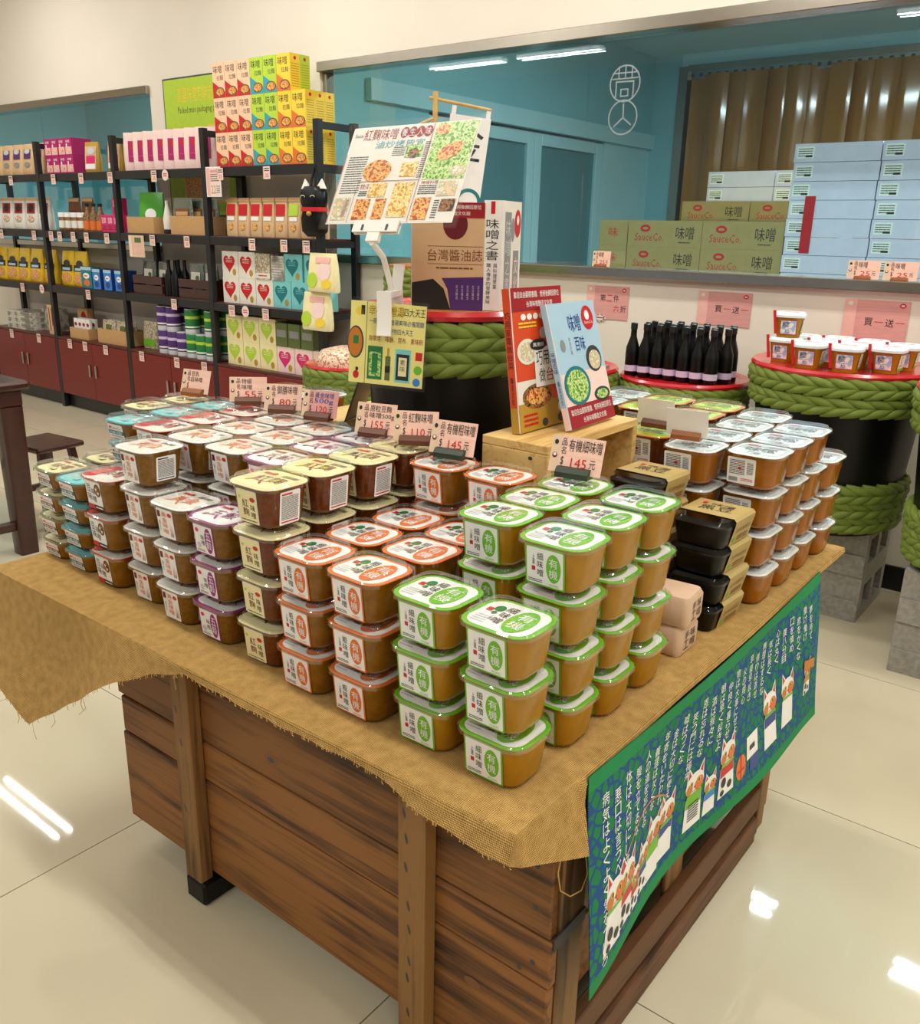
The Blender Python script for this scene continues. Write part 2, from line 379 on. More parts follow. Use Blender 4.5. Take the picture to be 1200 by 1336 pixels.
# faint scuffs left by old tape
for sx, sz in ((-6.95, 2.72), (-6.35, 2.70), (-4.3, 2.62), (-3.6, 2.58)): mb.box(sx, sx + 0.012, YB - 0.0006, YB, sz, sz + 0.10, 'offwhite')
struct(mb.obj('wall_back'))
mb = MB(); mb.box(XL - 0.1, XL, YF, YB + 0.12, 0, CEIL, 'wall_paint'); struct(mb.obj('wall_left'))
mb = MB(); mb.box(XR, XR + 0.1, YF, YB + 0.12, 0, CEIL, 'wall_paint'); struct(mb.obj('wall_right'))
mb = MB(); mb.box(XL, XR, YB - 0.014, YB, 0, 0.11, 'black'); struct(mb.obj('baseboard_back'))

def window(name, x0, x1, seams):
    w = bpy.data.objects.new(name, None); COL.objects.link(w); struct(w)
    mb = MB(); mb.box(x0, x1, YB - 0.03, YB + 0.10, HEAD - 0.055, HEAD, 'frame_metal')
    mb.box(x0, x0 + 0.03, YB + 0.02, YB + 0.09, SILL, HEAD - 0.055, 'frame_metal'); mb.box(x1 - 0.03, x1, YB + 0.02, YB + 0.09, SILL, HEAD - 0.055, 'frame_metal')
    mb.obj('window_frame', w, bevel=0.003)
    mb = MB(); mb.box(x0 + 0.001, x1 - 0.001, YB - 0.05, YB + 0.14, SILL - 0.004, SILL + 0.042, 'steel'); mb.obj('window_sill', w, bevel=0.004)
    xs = [x0 + 0.03] + seams + [x1 - 0.03]
    for a, b in zip(xs, xs[1:]):
        mb = MB(); mb.box(a + 0.003, b - 0.003, YB + 0.05, YB + 0.058, SILL + 0.042, HEAD - 0.055, 'window_glass'); mb.obj('pane', w)
    return w
w1 = window('window_1', W1L, W1R, [-2.485, -0.63, 1.22])
window('window_2', -10.0, W2R, [-9.3, -7.79])
# etched emblem on the glass: globe above an open ring
mb = MB(); mb.map = FRONT(-2.28, YB + 0.0495, 2.115)
def ring(mb, cx, cy, r, t, m, l=0, n=28, a0=0, a1=2 * pi):
    for i in range(n):
        a, b = a0 + (a1 - a0) * i / n, a0 + (a1 - a0) * (i + 1) / n
        mb.poly([(cx + r * cos(a), cy + r * sin(a)), (cx + (r - t) * cos(a), cy + (r - t) * sin(a)), (cx + (r - t) * cos(b), cy + (r - t) * sin(b)), (cx + r * cos(b), cy + r * sin(b))], m, l)
ring(mb, 0, 0.068, 0.083, 0.007, 'etched'); ring(mb, 0, -0.082, 0.080, 0.007, 'etched')
for x in (-0.035, 0, 0.035): mb.rect(x - 0.003, 0.09, x + 0.003, 0.145, 'etched')
for y in (0.09, 0.115): mb.rect(-0.07, y - 0.003, 0.07, y + 0.003, 'etched')
for a, b, c, d in ((-0.05, 0.0, -0.043, 0.08), (0.043, 0.0, 0.05, 0.08), (-0.05, 0.073, 0.05, 0.08), (-0.022, 0.01, 0.022, 0.016), (-0.022, 0.04, 0.022, 0.046), (-0.022, 0.01, -0.016, 0.046), (0.016, 0.01, 0.022, 0.046)): mb.rect(a, b, c, d, 'etched')
mb.poly([(-0.004, -0.02), (0.004, -0.02), (0.006, -0.08), (-0.002, -0.08)], 'etched'); mb.poly([(0.003, -0.08), (0.05, -0.115), (0.046, -0.121), (-0.001, -0.086)], 'etched'); mb.poly([(0, -0.08), (-0.05, -0.12), (-0.046, -0.126), (0.004, -0.086)], 'etched')
o = mb.obj('emblem', w1)

# ------------------------------------------------- packing room behind the big window
IX, IY, IZ = -4.4, 8.6, 3.12
mb = MB(); mb.box(IX, XR, YB + 0.12, IY + 1.6, -0.08, 0, 'grey'); struct(mb.obj('floor_packing_room'))
mb = MB(); mb.box(IX - 0.1, XR, YB + 0.12, IY + 1.6, IZ, IZ + 0.08, 'aqua_light'); struct(mb.obj('ceiling_packing_room'))
mb = MB()
mb.box(IX - 0.1, IX, YB + 0.12, IY, 2.29, IZ, 'aqua_wall'); mb.box(IX, IX + 0.05, 4.56, IY, 2.29, 2.42, 'aqua_light')
mb.box(IX - 0.1, IX, YB + 0.12, 5.2, 0, 2.29, 'aqua_wall'); mb.box(IX - 0.1, IX, 7.70, IY, 0, 2.29, 'aqua_light')
mb.box(IX - 0.16, IX - 0.12, 5.2, 7.7, 0, 2.29, 'aqua_dark')
wl = struct(mb.obj('wall_packing_left'))
dr = bpy.data.objects.new('door_1', None); COL.objects.link(dr); struct(dr)
for y0, y1 in ((5.2, 6.57), (6.58, 7.69)):
    mb = MB(); t = 0.10
    mb.box(IX - 0.06, IX - 0.01, y0, y0 + t, 0, 2.27, 'aqua_light'); mb.box(IX - 0.06, IX - 0.01, y1 - t, y1, 0, 2.27, 'aqua_light')
    mb.box(IX - 0.06, IX - 0.01, y0 + t, y1 - t, 2.18, 2.27, 'aqua_light'); mb.box(IX - 0.06, IX - 0.01, y0 + t, y1 - t, 0, 0.12, 'aqua_light')
    mb.obj('door_leaf', dr, bevel=0.004)
    mb = MB(); mb.box(IX - 0.045, IX - 0.04, y0 + t, y1 - t, 0.12, 2.18, 'aqua_glass'); mb.obj('door_pane', dr)
mb = MB()
mb.box(IX - 0.1, -4.12, IY, IY + 0.12, 0, IZ, 'aqua_wall'); mb.box(-4.12, 1.0, IY, IY + 0.12, 3.01, IZ, 'aqua_light'); mb.box(1.0, XR, IY, IY + 0.12, 0, IZ, 'aqua_wall')
struct(mb.obj('wall_packing_back'))
mb = MB(); mb.box(-4.14, -4.05, IY - 0.02, IY + 0.13, 0, 3.01, 'frame_metal'); mb.box(-4.05, 1.0, IY - 0.02, IY + 0.13, 2.97, 3.02, 'frame_metal'); struct(mb.obj('trim_1'))
mb = MB(); mb.box(IX, XR, IY + 1.58, IY + 1.6, 0, IZ, 'aqua_light'); struct(mb.obj('wall_storage_back'))
mb = MB(); mb.box(XR, XR + 0.1, YB + 0.12, IY + 1.6, 0, IZ, 'aqua_wall'); struct(mb.obj('wall_packing_right'))
mb = MB(); mb.box(IX - 0.1, IX, IY + 0.12, IY + 1.6, 0, IZ, 'aqua_wall'); struct(mb.obj('wall_storage_left'))
cur = thing('strip_curtain', 'amber PVC strip curtain hanging in the doorway behind the glass', 'curtain', (0, IY + 0.02, 0))
mb = MB(); mb.box(-4.05, 1.0, 0.0, 0.03, 2.90, 2.97, 'steel')
for k in range(60): mb.box(-4.03 + k * 0.084, -4.0 + k * 0.084, -0.006, 0, 2.92, 2.95, 'dgrey')
mb.obj('rail', cur)
nS = 9
for k in range(27):
    x = -4.02 + k * 0.185; sec = []
    for z in (0.02, 1.5, 2.93):
        ph = k * 1.7 + z * 0.15; pts = []
        for i in range(nS):
            t = i / (nS - 1); pts.append((x + t * 0.2, (k % 2) * -0.035 - 0.008 - 0.02 * sin(pi * t) * (1 if k % 3 else -0.6) + 0.008 * sin(ph + t * 5), z))
        sec.append(pts + [(a, b + 0.004, c) for a, b, c in reversed(pts)])
    mb = MB(); mb.loft(sec, 'amber_strip'); mb.obj('strip', cur, smooth=60)
# second aqua room behind the far window
mb = MB(); mb.box(XL, IX - 0.2, YB + 0.12, 6.2, -0.08, 0, 'grey'); struct(mb.obj('floor_side_room'))
mb = MB(); mb.box(XL, IX - 0.2, 6.2, 6.3, 0, IZ, 'aqua_wall'); mb.box(IX - 0.3, IX - 0.2, YB + 0.12, 6.2, 0, IZ, 'aqua_wall'); mb.box(XL - 0.1, XL, YB + 0.12, 6.3, 0, IZ, 'aqua_wall')
mb.box(-8.8, -6.2, 6.12, 6.2, 1.75, 1.83, 'aqua_light'); struct(mb.obj('wall_side_room'))
mb = MB(); mb.box(XL - 0.1, IX - 0.2, YB + 0.12, 6.3, IZ, IZ + 0.08, 'aqua_light'); struct(mb.obj('ceiling_side_room'))

# ------------------------------------------------- ceiling fluorescent lights
mb = MB(); mb.loft([rr(1.24, 0.22, 0.02, 0), rr(1.24, 0.26, 0.02, -0.02), rr(1.2, 0.12, 0.02, -0.055)], 'plastic_white'); lh = mb.mesh('housing')
mb = MB(); mb.tube([(-0.58, 0, 0), (0.58, 0, 0)], 0.014, 10, 'tube_glow'); lt = mb.mesh('tube', smooth=40)
FIX = {}
def fixture(x, y, z, lab, grp, watts, col):
    t = thing('ceiling_light_offscreen', lab, 'light', (x, y, z), 0, grp); put('housing', lh, t)
    for s in (-1, 1): put('tube_offscreen', lt, t, (0, s * 0.06, -0.072))
    for s in (-1, 1): area('%s_%d%s_offscreen' % ('shop_ceiling_lamp' if z > 3.3 else 'packing_room_lamp', FIX.setdefault((x, y), len(FIX) + 1), 'a' if s < 0 else 'b'), (x, y + s * 0.06, z - 0.095), 1.16, 0.035, watts / 2, col)
for x, y in ROOM_FIXTURES: fixture(x, y, CEIL, 'white twin-tube fluorescent light on the shop ceiling', 'shop ceiling lights', LAMP_W, (1, 0.975, 0.93))
for x, y in INNER_FIXTURES: fixture(x, y, IZ, 'twin-tube fluorescent light in the aqua room behind the glass', 'packing room lights', LAMP_IN, (0.92, 0.98, 1.0))

# ================================================================ THE DISPLAY TABLE
TZ = 0.72
tb = thing('crate_table', 'display table made from an old brown wooden crate with a wide top', 'table', (-1.2, 1.5, 0))
def tbox(name, x0, x1, y0, y1, z0, z1, m, bevel=0.003, lab=None):
    mb = MB(); cx, cy, cz = (x0 + x1) / 2, (y0 + y1) / 2, (z0 + z1) / 2
    mb.box(x0 - cx, x1 - cx, y0 - cy, y1 - cy, z0 - cz, z1 - cz, m)
    o = mb.obj(name, tb, bevel=bevel); o.location = (cx + 1.2, cy - 1.5, cz)
    if lab: o['label'] = lab
    return o
CX0, CX1, CY0, CY1 = -1.80, -0.565, 0.99, 2.07
for z0, z1, dx in ((0.074, 0.316, 0.0), (0.321, 0.415, 0.006), (0.420, 0.588, -0.004), (0.593, 0.694, 0.004)):
    tbox('plank', CX0 + dx, CX1 - 0.004 + dx * 0.3, CY0, CY0 + 0.022, z0, z1, 'crate_wood')
    tbox('plank', CX0 + dx, CX1 - 0.004, CY1 - 0.022, CY1, z0, z1, 'crate_wood')
    tbox('plank', CX0, CX0 + 0.02, CY0 + 0.024, CY1 - 0.024, z0, z1, 'crate_dark')
for x0, x1 in ((-1.525, -1.468), (-0.866, -0.804)):
    tbox('post', x0, x1, 0.955, 0.989, 0.06 if x0 < -1 else 0.0, 0.697, 'crate_post')
    tbox('post', x0, x1, CY1, CY1 + 0.034, 0.0, 0.697, 'crate_post')
tbox('foot', -1.53, -1.46, 0.955, 1.10, 0.0, 0.06, 'lacquer', 0.006)
# nail heads and old slots in the posts and boards
mb = MB()
for x, z in ((-0.85, 0.55), (-0.845, 0.50), (-0.846, 0.44), (-0.84, 0.36), (-0.838, 0.31), (-0.838, 0.24), (-0.842, 0.2), (-0.84, 0.12), (-1.51, 0.5), (-1.5, 0.42), (-1.505, 0.25)):
    mb.map = FRONT(x + 1.2, 0.9548 - 1.5, z); mb.ell(0, 0, 0.0028, 0.011, 'dgrey', 0, 8, 0.25)
for x, z in ((-0.60, 0.55), (-0.60, 0.47), (-0.60, 0.36), (-0.605, 0.28), (-0.60, 0.14), (-0.72, 0.52), (-0.735, 0.52), (-1.77, 0.5), (-1.77, 0.2), (-0.625, 0.335)):
    mb.map = FRONT(x + 1.2, CY0 - 0.0004 - 1.5, z); mb.ell(0, 0, 0.005, 0.005, 'dgrey', 0, 8)
mb.map = FRONT(-0.72 + 1.2, CY0 - 0.0004 - 1.5, 0.24); mb.ell(0, 0, 0.018, 0.010, 'brown', 0, 12)
mb.map = FRONT(-1.24 + 1.2, CY0 - 0.0004 - 1.5, 0.47); mb.ell(0, 0, 0.022, 0.013, 'brown', 0, 12); mb.ell(0, 0, 0.011, 0.006, 'dgrey', 1, 10)
mb.obj('nail_holes', tb)['kind'] = 'stuff'
# right side: corner boards, cross rails, inner board
tbox('post', -0.588, CX1, CY0 + 0.024, CY0 + 0.10, 0.03, 0.697, 'crate_post')
tbox('post', -0.588, CX1, 2.0, CY1 - 0.024, 0.03, 0.697, 'crate_post')
tbox('post', -0.602, -0.59, 1.50, 1.58, 0.03, 0.697, 'crate_post')
tbox('rail', -0.592, -0.562, CY0 + 0.10, 2.0, 0.028, 0.075, 'crate_dark'); tbox('rail', -0.592, -0.566, CY0 + 0.10, 2.0, 0.10, 0.165, 'crate_dark')
tbox('rail', -0.592, -0.566, CY0 + 0.10, 2.0, 0.60, 0.69, 'crate_dark')
tbox('rail', -0.60, -0.565, CY0 + 0.03, 2.0, 0.0, 0.026, 'crate_dark')
for z0, z1 in ((0.176, 0.33), (0.335, 0.46), (0.465, 0.595)): tbox('plank', -0.62, -0.604, CY0 + 0.03, 2.04, z0, z1, 'crate_wood')
tbox('strap', -0.565, -0.5625, CY0 + 0.004, CY0 + 0.10, 0.40, 0.425, 'dgrey', 0, 'rusted metal band round the crate corner')
TX0, TX1, TY0, TY1 = -2.055, -0.55, 0.845, 2.36
tbox('tabletop', TX0 + 0.004, TX1 - 0.003, TY0 + 0.004, TY1 - 0.004, 0.697, 0.7165, 'pine')

# burlap cloth: flat on the top, falling over the edges by a different length all round
def burlap_cloth():
    mb = MB(); uv = []
    def V(p, u): mb.v.append(p); uv.append((u[0] / 1.5, u[1] / 1.5)); return len(mb.v) - 1
    mi = mb.mi('burlap_weave')
    def F(*a): mb.f.append(a); mb.m.append(mi)
    nx, ny = 180, 120
    def pw(x, pts):
        for (a, b), (c, d) in zip(pts, pts[1:]):
            if x <= c: return b + (d - b) * max(0, (x - a)) / (c - a)
        return pts[-1][1]
    def drop_front(x):       # how far the front edge hangs
        return pw(x, [(-2.06, 0.235), (-2.0, 0.245), (-1.975, 0.25), (-1.84, 0.31), (-1.62, 0.17), (-1.54, 0.115), (-1.40, 0.05), (-1.30, 0.016), (-0.80, 0.014), (-0.735, 0.034), (-0.54, 0.046)]) + 0.0015 * sin(x * 60)
    def drop_right(y):
        return pw(y, [(0.84, 0.046), (0.998, 0.112), (1.012, 0.014), (1.2, 0.012), (2.4, 0.012)])
    top = [[V((TX0 + (TX1 - TX0) * i / nx, TY0 + (TY1 - TY0) * j / ny, TZ + 0.0006 * sin(i * 1.3) * cos(j * 1.7)), ((TX1 - TX0) * i / nx, (TY1 - TY0) * j / ny)) for i in range(nx + 1)] for j in range(ny + 1)]
    for j in range(ny):
        for i in range(nx): F(top[j][i], top[j][i + 1], top[j + 1][i + 1], top[j + 1][i])
    def skirt(line, nrm, drop, vert):
        prev = line; rows_ = [line]
        for k in range(1, 6):
            cur_ = []
            for q, idx in enumerate(line):
                p = mb.v[idx]; d = drop(p[0] if not vert else p[1]); f = k / 5
                out = 0.004 * min(1, f * 4) + 0.012 * sin(q * 0.12) * f * min(1, d / 0.1) + 0.05 * (d / 0.3) * f * f
                z = TZ - d * f + (0.003 if k == 1 else 0)
                u = uv[idx]; cur_.append(V((p[0] + nrm[0] * out, p[1] + nrm[1] * out, z), (u[0] * 1.5 + nrm[0] * d * f, u[1] * 1.5 + nrm[1] * d * f)))
            for q in range(len(line) - 1): F(prev[q], cur_[q], cur_[q + 1], prev[q + 1])
            prev = cur_; rows_.append(cur_)
        return rows_
    def corner(A, B):      # A: rows whose last vertex is the corner, B: rows whose first vertex is
        for k in range(5):
            a, b, c, d = A[k][-1], B[k][0], B[k + 1][0], A[k + 1][-1]
            F(*((a, d, c) if a == b else (a, d, c, b)))
    fr_rows = skirt(top[0], (0, -1), drop_front, False)
    rt_rows = skirt([r_[-1] for r_ in top], (1, 0), drop_right, True)
    corner(fr_rows, rt_rows); b1 = fr_rows[-1]
    lf_rows = skirt([r_[0] for r_ in reversed(top)], (-1, 0), lambda y: 0.205 * max(0, 1 - (y - TY0) / 0.5) + 0.03, True)
    corner(lf_rows, fr_rows)
    skirt(list(reversed(top[-1])), (0, 1), lambda x: 0.03, False)
    edge = [mb.v[i] for i in b1]
    o = mb.obj('burlap_cloth', None, smooth=50, uv=uv)
    tag(o, 'coarse brown burlap cloth with frayed edges covering the crate table top', 'cloth')
    # frayed threads
    fr = MB(); rg = random.Random(3)
    for (x, y, z) in edge:
        for k in range(1):
            xx = x + rg.uniform(-0.012, 0.012); ln = rg.uniform(0.002, 0.006)
            if -1.9 < x < -1.62 and rg.random() < 0.2: ln = rg.uniform(0.015, 0.055)
            fr.tube([(xx, y, z + 0.003), (xx + rg.uniform(-0.3, 0.3) * ln, y - 0.001, z - ln * 0.5), (xx + rg.uniform(-0.5, 0.5) * ln, y, z - ln)], 0.0007, 3, 'cords')
    for (x, y, z0, L) in ((-1.47, 0.935, 0.70, 0.13), (-1.455, 0.938, 0.70, 0.09)):
        fr.tube([(x + 0.004 * sin(i), y, z0 - L * i / 6) for i in range(7)], 0.0016, 4, 'cords')
    fr.tube([(-0.545 + 0.012 * sin(t * 0.9), 1.0 + 0.03 * sin(t * 0.7), 0.665 - 0.16 * sin(t * 0.42)) for t in range(8)], 0.0012, 4, 'cords')
    f_ = fr.obj('fringe', o); f_['kind'] = 'stuff'
burlap_cloth()

# ------------------------------------------------- printed cotton towel hung on the right side
def towel():
    Y0, Y1, ZT, ZB = 1.025, 2.14, 0.719, 0.335
    L, Hh = Y1 - Y0, ZT - ZB
    def surf(u, v, e):
        t = u / L; s = 1 - v / Hh                      # s: 0 at the top hem
        sag = 0.015 * sin(pi * t)
        flare = 0.009 + 0.03 * s * s * (0.55 + 0.45 * cos(2 * pi * t)) + 0.012 * s * t * t
        fold = 0.014 * sin(t * 9 + 2.2 * s) * s + 0.011 * (1 - s) * sin(t * 14 + 1) * (s > 0) * s * 3
        zz = ZT - sag - (Hh + 0.025 * t) * s + 0.012 * s * sin(pi * t)
        yy = Y0 + u + 0.05 * s * t - 0.022 * s * (1 - t)
        return Vector((TX1 + flare + fold + e, yy, zz))
    mb = MB(); nu, nv = 64, 28; hem = 0.028
    def sheet(e, flip):
        idx = [[None] * (nu + 1) for _ in range(nv + 1)]
        base = len(mb.v)
        for j in range(nv + 1):
            for i in range(nu + 1): mb.v.append(tuple(surf(L * i / nu, Hh * j / nv, e)))
        for j in range(nv):
            for i in range(nu):
                a = base + j * (nu + 1) + i; q = (a, a + 1, a + nu + 2, a + nu + 1)
                mb.f.append(q if not flip else q[::-1]); mb.m.append(mb.mi('towel_green' if (j < 2 or j >= nv - 2) else 'towel_print'))
    # leaf lattice in blue on green
    m, nt, b = _base('towel_print'); Lk = nt.links; tc = N(nt, 'ShaderNodeTexCoord'); mp = N(nt, 'ShaderNodeMapping'); Lk.new(tc.outputs['Object'], mp.inputs[0])
    mp.inputs['Scale'].default_value = (0, 1, 1); mp.inputs['Rotation'].default_value = (0.6, 0, 0)
    v = N(nt, 'ShaderNodeTexVoronoi', feature='DISTANCE_TO_EDGE'); v.inputs['Scale'].default_value = 44; v.inputs['Randomness'].default_value = 0.7; Lk.new(mp.outputs[0], v.inputs['Vector'])
    cr = N(nt, 'ShaderNodeValToRGB'); cr.color_ramp.interpolation = 'LINEAR'; e = cr.color_ramp.elements
    e[0].position = 0.07; e[0].color = lin('164a86'); e[1].position = 0.13; e[1].color = lin('0f7a42')
    Lk.new(v.outputs['Distance'], cr.inputs[0]); Lk.new(cr.outputs[0], b.inputs['Base Color']); b.inputs['Roughness'].default_value = 0.85
    sheet(0, False); sheet(-0.0016, True)
    o = mb.obj('cotton_towel', None, smooth=60)
    tag(o, 'green and blue printed cotton towel with cats and white Japanese writing', 'towel')
    # the print: columns of writing and a row of lucky cats
    pr = MB(); pr.map = lambda x, y, e: surf(x, y, e + 0.0006)
    rows = ['病気はよくよく気をつけろ', '悪口は言うべからず', '体は大切にしろ', '腹を立てるな', '人の道を忘れるな', '義理は欠くな', '年寄をいたわれ', '金は大切に使え', '嘘はつくな', '笑う門には福来る',
            '恩は忘れるな', '酒は程々に', '朝は早く起きよ', '仲良く暮らせ', '物は大事にせよ', '火の用心', '早寝早起き', '借りは返せ', '無理はするな', '気は長く', '心は丸く', '腹八分目', '口を慎め', '欲をかくな', '働け働け', '夢を持て']
    n = len(rows); rg = random.Random(5)
    for i, t in enumerate(rows):
        x = 0.05 + (L - 0.13) * i / (n - 1); ht = 0.026 * len(t); y1 = Hh - 0.045 - 0.012 * (i % 2)
        if i > 2: ht = min(ht, 0.175)
        if i > 2: t = t[:7]; ht = 0.022 * len(t)
        pr.vtext(t, x - 0.0105, y1 - ht, x + 0.0105, y1, 'white', 0)
    def cat(x, y, s, body, spots=True, tilt=0.0):
        s *= 1.15; y -= 0.012
        def P(pts): return [(x + (a * cos(tilt) - b_ * sin(tilt)) * s, y + (a * sin(tilt) + b_ * cos(tilt)) * s) for a, b_ in pts]
        E = lambda cx, cy, rx, ry, m_, l_: pr.poly(P([(cx + rx * cos(k * pi / 7), cy + ry * sin(k * pi / 7)) for k in range(14)]), m_, l_)
        pr.poly(P([(-0.42, 0), (0.42, 0), (0.36, 0.9), (-0.36, 0.9)]), 'white', 0)
        pr.poly(P([(-0.36, 0.62), (0.36, 0.62), (0.34, 1.0), (-0.34, 1.0)]), body, 1)
        if spots: E(-0.15, 0.42, 0.13, 0.15, 'ink', 1); E(0.18, 0.25, 0.12, 0.12, 'ink', 1); E(-0.2, 0.12, 0.1, 0.09, 'ink', 1)
        for sx in (-1, 1):
            pr.poly(P([(sx * 0.40, 1.35), (sx * 0.12, 1.55), (sx * 0.36, 1.85)]), 'white', 0); pr.poly(P([(sx * 0.34, 1.45), (sx * 0.2, 1.55), (sx * 0.34, 1.76)]), 'red', 1)
        E(0, 1.25, 0.43, 0.36, 'white', 1); E(0.2, 1.2, 0.2, 0.2, 'orange', 2); E(-0.24, 1.16, 0.15, 0.16, 'amber', 2)
        for sx in (-1, 1): E(sx * 0.17, 1.3, 0.075, 0.075, 'yellow', 3); E(sx * 0.17, 1.3, 0.035, 0.06, 'ink', 4)
        E(0, 1.17, 0.05, 0.035, 'red', 3); pr.poly(P([(-0.12, 1.05), (0.12, 1.05), (0.1, 1.07), (-0.1, 1.07)]), 'red', 3)
        pr.poly(P([(-0.36, 0.92), (0.36, 0.92), (0.34, 1.0), (-0.34, 1.0)]), 'green', 3)
    by = 0.055
    for k, (dx, s, bd) in enumerate(((0.075, 0.070, 'white'), (0.130, 0.066, 'red'), (0.175, 0.046, 'red'), (0.215, 0.052, 'navy'), (0.265, 0.066, 'green'), (0.325, 0.066, 'navy'))): cat(dx, by + 0.006 * (k % 2), s, bd, True, -0.06)
    cat(0.44, by + 0.005, 0.07, 'green', False); 
    for q in range(7): pr.rect(0.42 , by + 0.012 + q * 0.006, 0.46, by + 0.0145 + q * 0.006, 'ink', 4)
    cat(0.505, by + 0.004, 0.048, 'blue', False); cat(0.575, by + 0.012, 0.07, 'red', True)
    pr.ell(0.645, by + 0.03, 0.024, 0.030, 'orange', 0); pr.rect(0.628, by + 0.02, 0.662, by + 0.026, 'red', 1); pr.rect(0.641, by + 0.0, 0.647, by + 0.06, 'red', 1)
    pr.rect(0.675, by + 0.03, 0.735, by + 0.085, 'white', 0); pr.rect(0.690, by + 0.048, 0.718, by + 0.06, 'ink', 1); pr.rect(0.69, by - 0.005, 0.735, by + 0.03, 'navy', 1)
    cat(0.805, by + 0.02, 0.072, 'navy', False); cat(0.90, by + 0.03, 0.066, 'white', False)
    cat(1.02, by + 0.06, 0.045, 'amber', True); pr.poly([(0.99, by + 0.12), (1.07, by + 0.10), (1.07, by + 0.125), (0.99, by + 0.145)], 'amber', 5)
    for q in range(14):      # rope strung over the first cats
        a = q / 14; b2 = (q + 1) / 14; fx = lambda t: 0.1 + 0.22 * t; fy = lambda t: by + 0.11 + 0.055 * sin(pi * t * 0.9)
        pr.poly([(fx(a), fy(a)), (fx(b2), fy(b2)), (fx(b2), fy(b2) + 0.004), (fx(a), fy(a) + 0.004)], 'amber', 0)
    pr.obj('printed_motifs', o)['kind'] = 'stuff'
towel()

# ================================================================ MISO TUBS
def small_print(mb, x0, y0, x1, y1, n, l=1, seed=0, m='ink'): mb.lines(x0, y0, x1, y1, n, m, l, 0.42, seed)
def lab_organic(mb, w, h, col, word):
    mb.rect(-w / 2, -h / 2, w / 2, h / 2, col, 0, 0.003); b = 0.0028; mb.rect(-w / 2 + b, -h / 2 + b, w / 2 - b, h / 2 - b, 'white', 1, 0.002)
    mb.ell(w * 0.22, 0.02 * h, w * 0.185, h * 0.36, col, 2, 24); mb.vtext('有機', w * 0.11, -h * 0.25, w * 0.33, h * 0.29, 'white', 3)
    mb.vtext(word, -w * 0.19, -h * 0.26, -w * 0.04, h * 0.36, 'ink', 2); mb.vtext('上選', -w * 0.32, 0.02 * h, -w * 0.25, h * 0.28, 'ink', 2)
    mb.rect(-w * 0.33, -h * 0.13, -w * 0.24, -h * 0.02, 'red', 2); small_print(mb, -w * 0.42, -h * 0.42, -w * 0.06, -h * 0.33, 2, 2)
    mb.text('ORGANIC', w * 0.10, -h * 0.43, w * 0.36, -h * 0.37, col, 2)
def lab_yeast(mb, w, h):
    mb.rect(-w / 2, -h / 2, w / 2, h / 2, 'white', 0, 0.003); mb.rect(-w / 2 + 0.001, -h / 2 + 0.001, w / 2 - 0.001, h / 2 - 0.001, 'cream', 1, 0.003)
    mb.vtext('紅麴', -w * 0.24, -h * 0.30, w * 0.06, h * 0.24, 'maroon', 2); mb.vtext('味噌', w * 0.16, -h * 0.34, w * 0.38, h * 0.10, 'ink', 2)
    mb.ell(w * 0.28, h * 0.24, w * 0.13, h * 0.07, 'red', 2); mb.ell(-w * 0.36, h * 0.27, w * 0.06, h * 0.05, 'lime', 2); small_print(mb, -w * 0.4, -h * 0.45, w * 0.4, -h * 0.39, 1, 2)
def lab_grain(mb, w, h):
    mb.rect(-w / 2, -h / 2, w / 2, h / 2, 'purple', 0, 0.003); mb.rect(-w / 2 + 0.0025, -h / 2 + 0.0025, w / 2 - 0.0025, h / 2 - 0.0025, 'white', 1, 0.002)
    mb.ell(w * 0.24, 0, w * 0.19, h * 0.42, 'purple', 2); mb.vtext('五穀', w * 0.11, -h * 0.30, w * 0.37, h * 0.30, 'white', 3)
    mb.vtext('味噌', -w * 0.14, -h * 0.22, w * 0.02, h * 0.16, 'ink', 2); mb.ell(-w * 0.28, -h * 0.22, w * 0.1, h * 0.1, 'lilac', 2); mb.ell(-w * 0.30, h * 0.28, w * 0.09, h * 0.07, 'hotpink', 2)
    small_print(mb, -w * 0.4, -h * 0.42, w * 0.0, -h * 0.34, 2, 2)
def lab_carrot(mb, w, h):
    mb.rect(-w / 2, -h / 2, w / 2, h / 2, 'white', 0, 0.003); mb.vtext('黃金味噌', -w * 0.20, -h * 0.36, w * 0.12, h * 0.42, 'orange', 1)
    mb.rect(-w * 0.46, h * 0.2, -w * 0.28, h * 0.42, 'maroon', 1); mb.ell(w * 0.30, h * 0.33, w * 0.13, h * 0.07, 'red', 1)
    for k in range(4): mb.poly([(w * (0.22 + 0.05 * k), -h * 0.4), (w * (0.25 + 0.05 * k), -h * 0.4), (w * (0.30 + 0.06 * k), h * (0.12 - 0.08 * k))], 'ink' if k % 2 else 'orange', 1)
    mb.vtext('養生', -w * 0.43, -h * 0.26, -w * 0.31, h * 0.1, 'grey', 1)
def lab_soup(mb, w, h):
    mb.rect(-w / 2, -h / 2, w / 2, h / 2, 'white', 0, 0.003); mb.rect(-w / 2, -h / 2, w / 2, -h * 0.34, 'ink', 1); mb.rect(-w / 2, -h / 2, -w * 0.08, -h * 0.34, 'red', 2)
    mb.vtext('豆味', -w * 0.42, -h * 0.22, -w * 0.16, h * 0.38, 'ink', 1); mb.vtext('味噌', -w * 0.12, -h * 0.26, w * 0.12, h * 0.26, 'ink', 1)
    mb.ell(w * 0.28, h * 0.20, w * 0.2, h * 0.22, 'maroon', 1); mb.ell(w * 0.30, h * 0.19, w * 0.15, h * 0.17, 'food_dark', 2); mb.ell(w * 0.22, h * 0.24, w * 0.05, h * 0.05, 'cream', 3); mb.ell(w * 0.33, h * 0.12, w * 0.05, h * 0.05, 'cream', 3)
    mb.lines(-w * 0.02, -h * 0.46, w * 0.45, -h * 0.38, 1, 'white', 2)
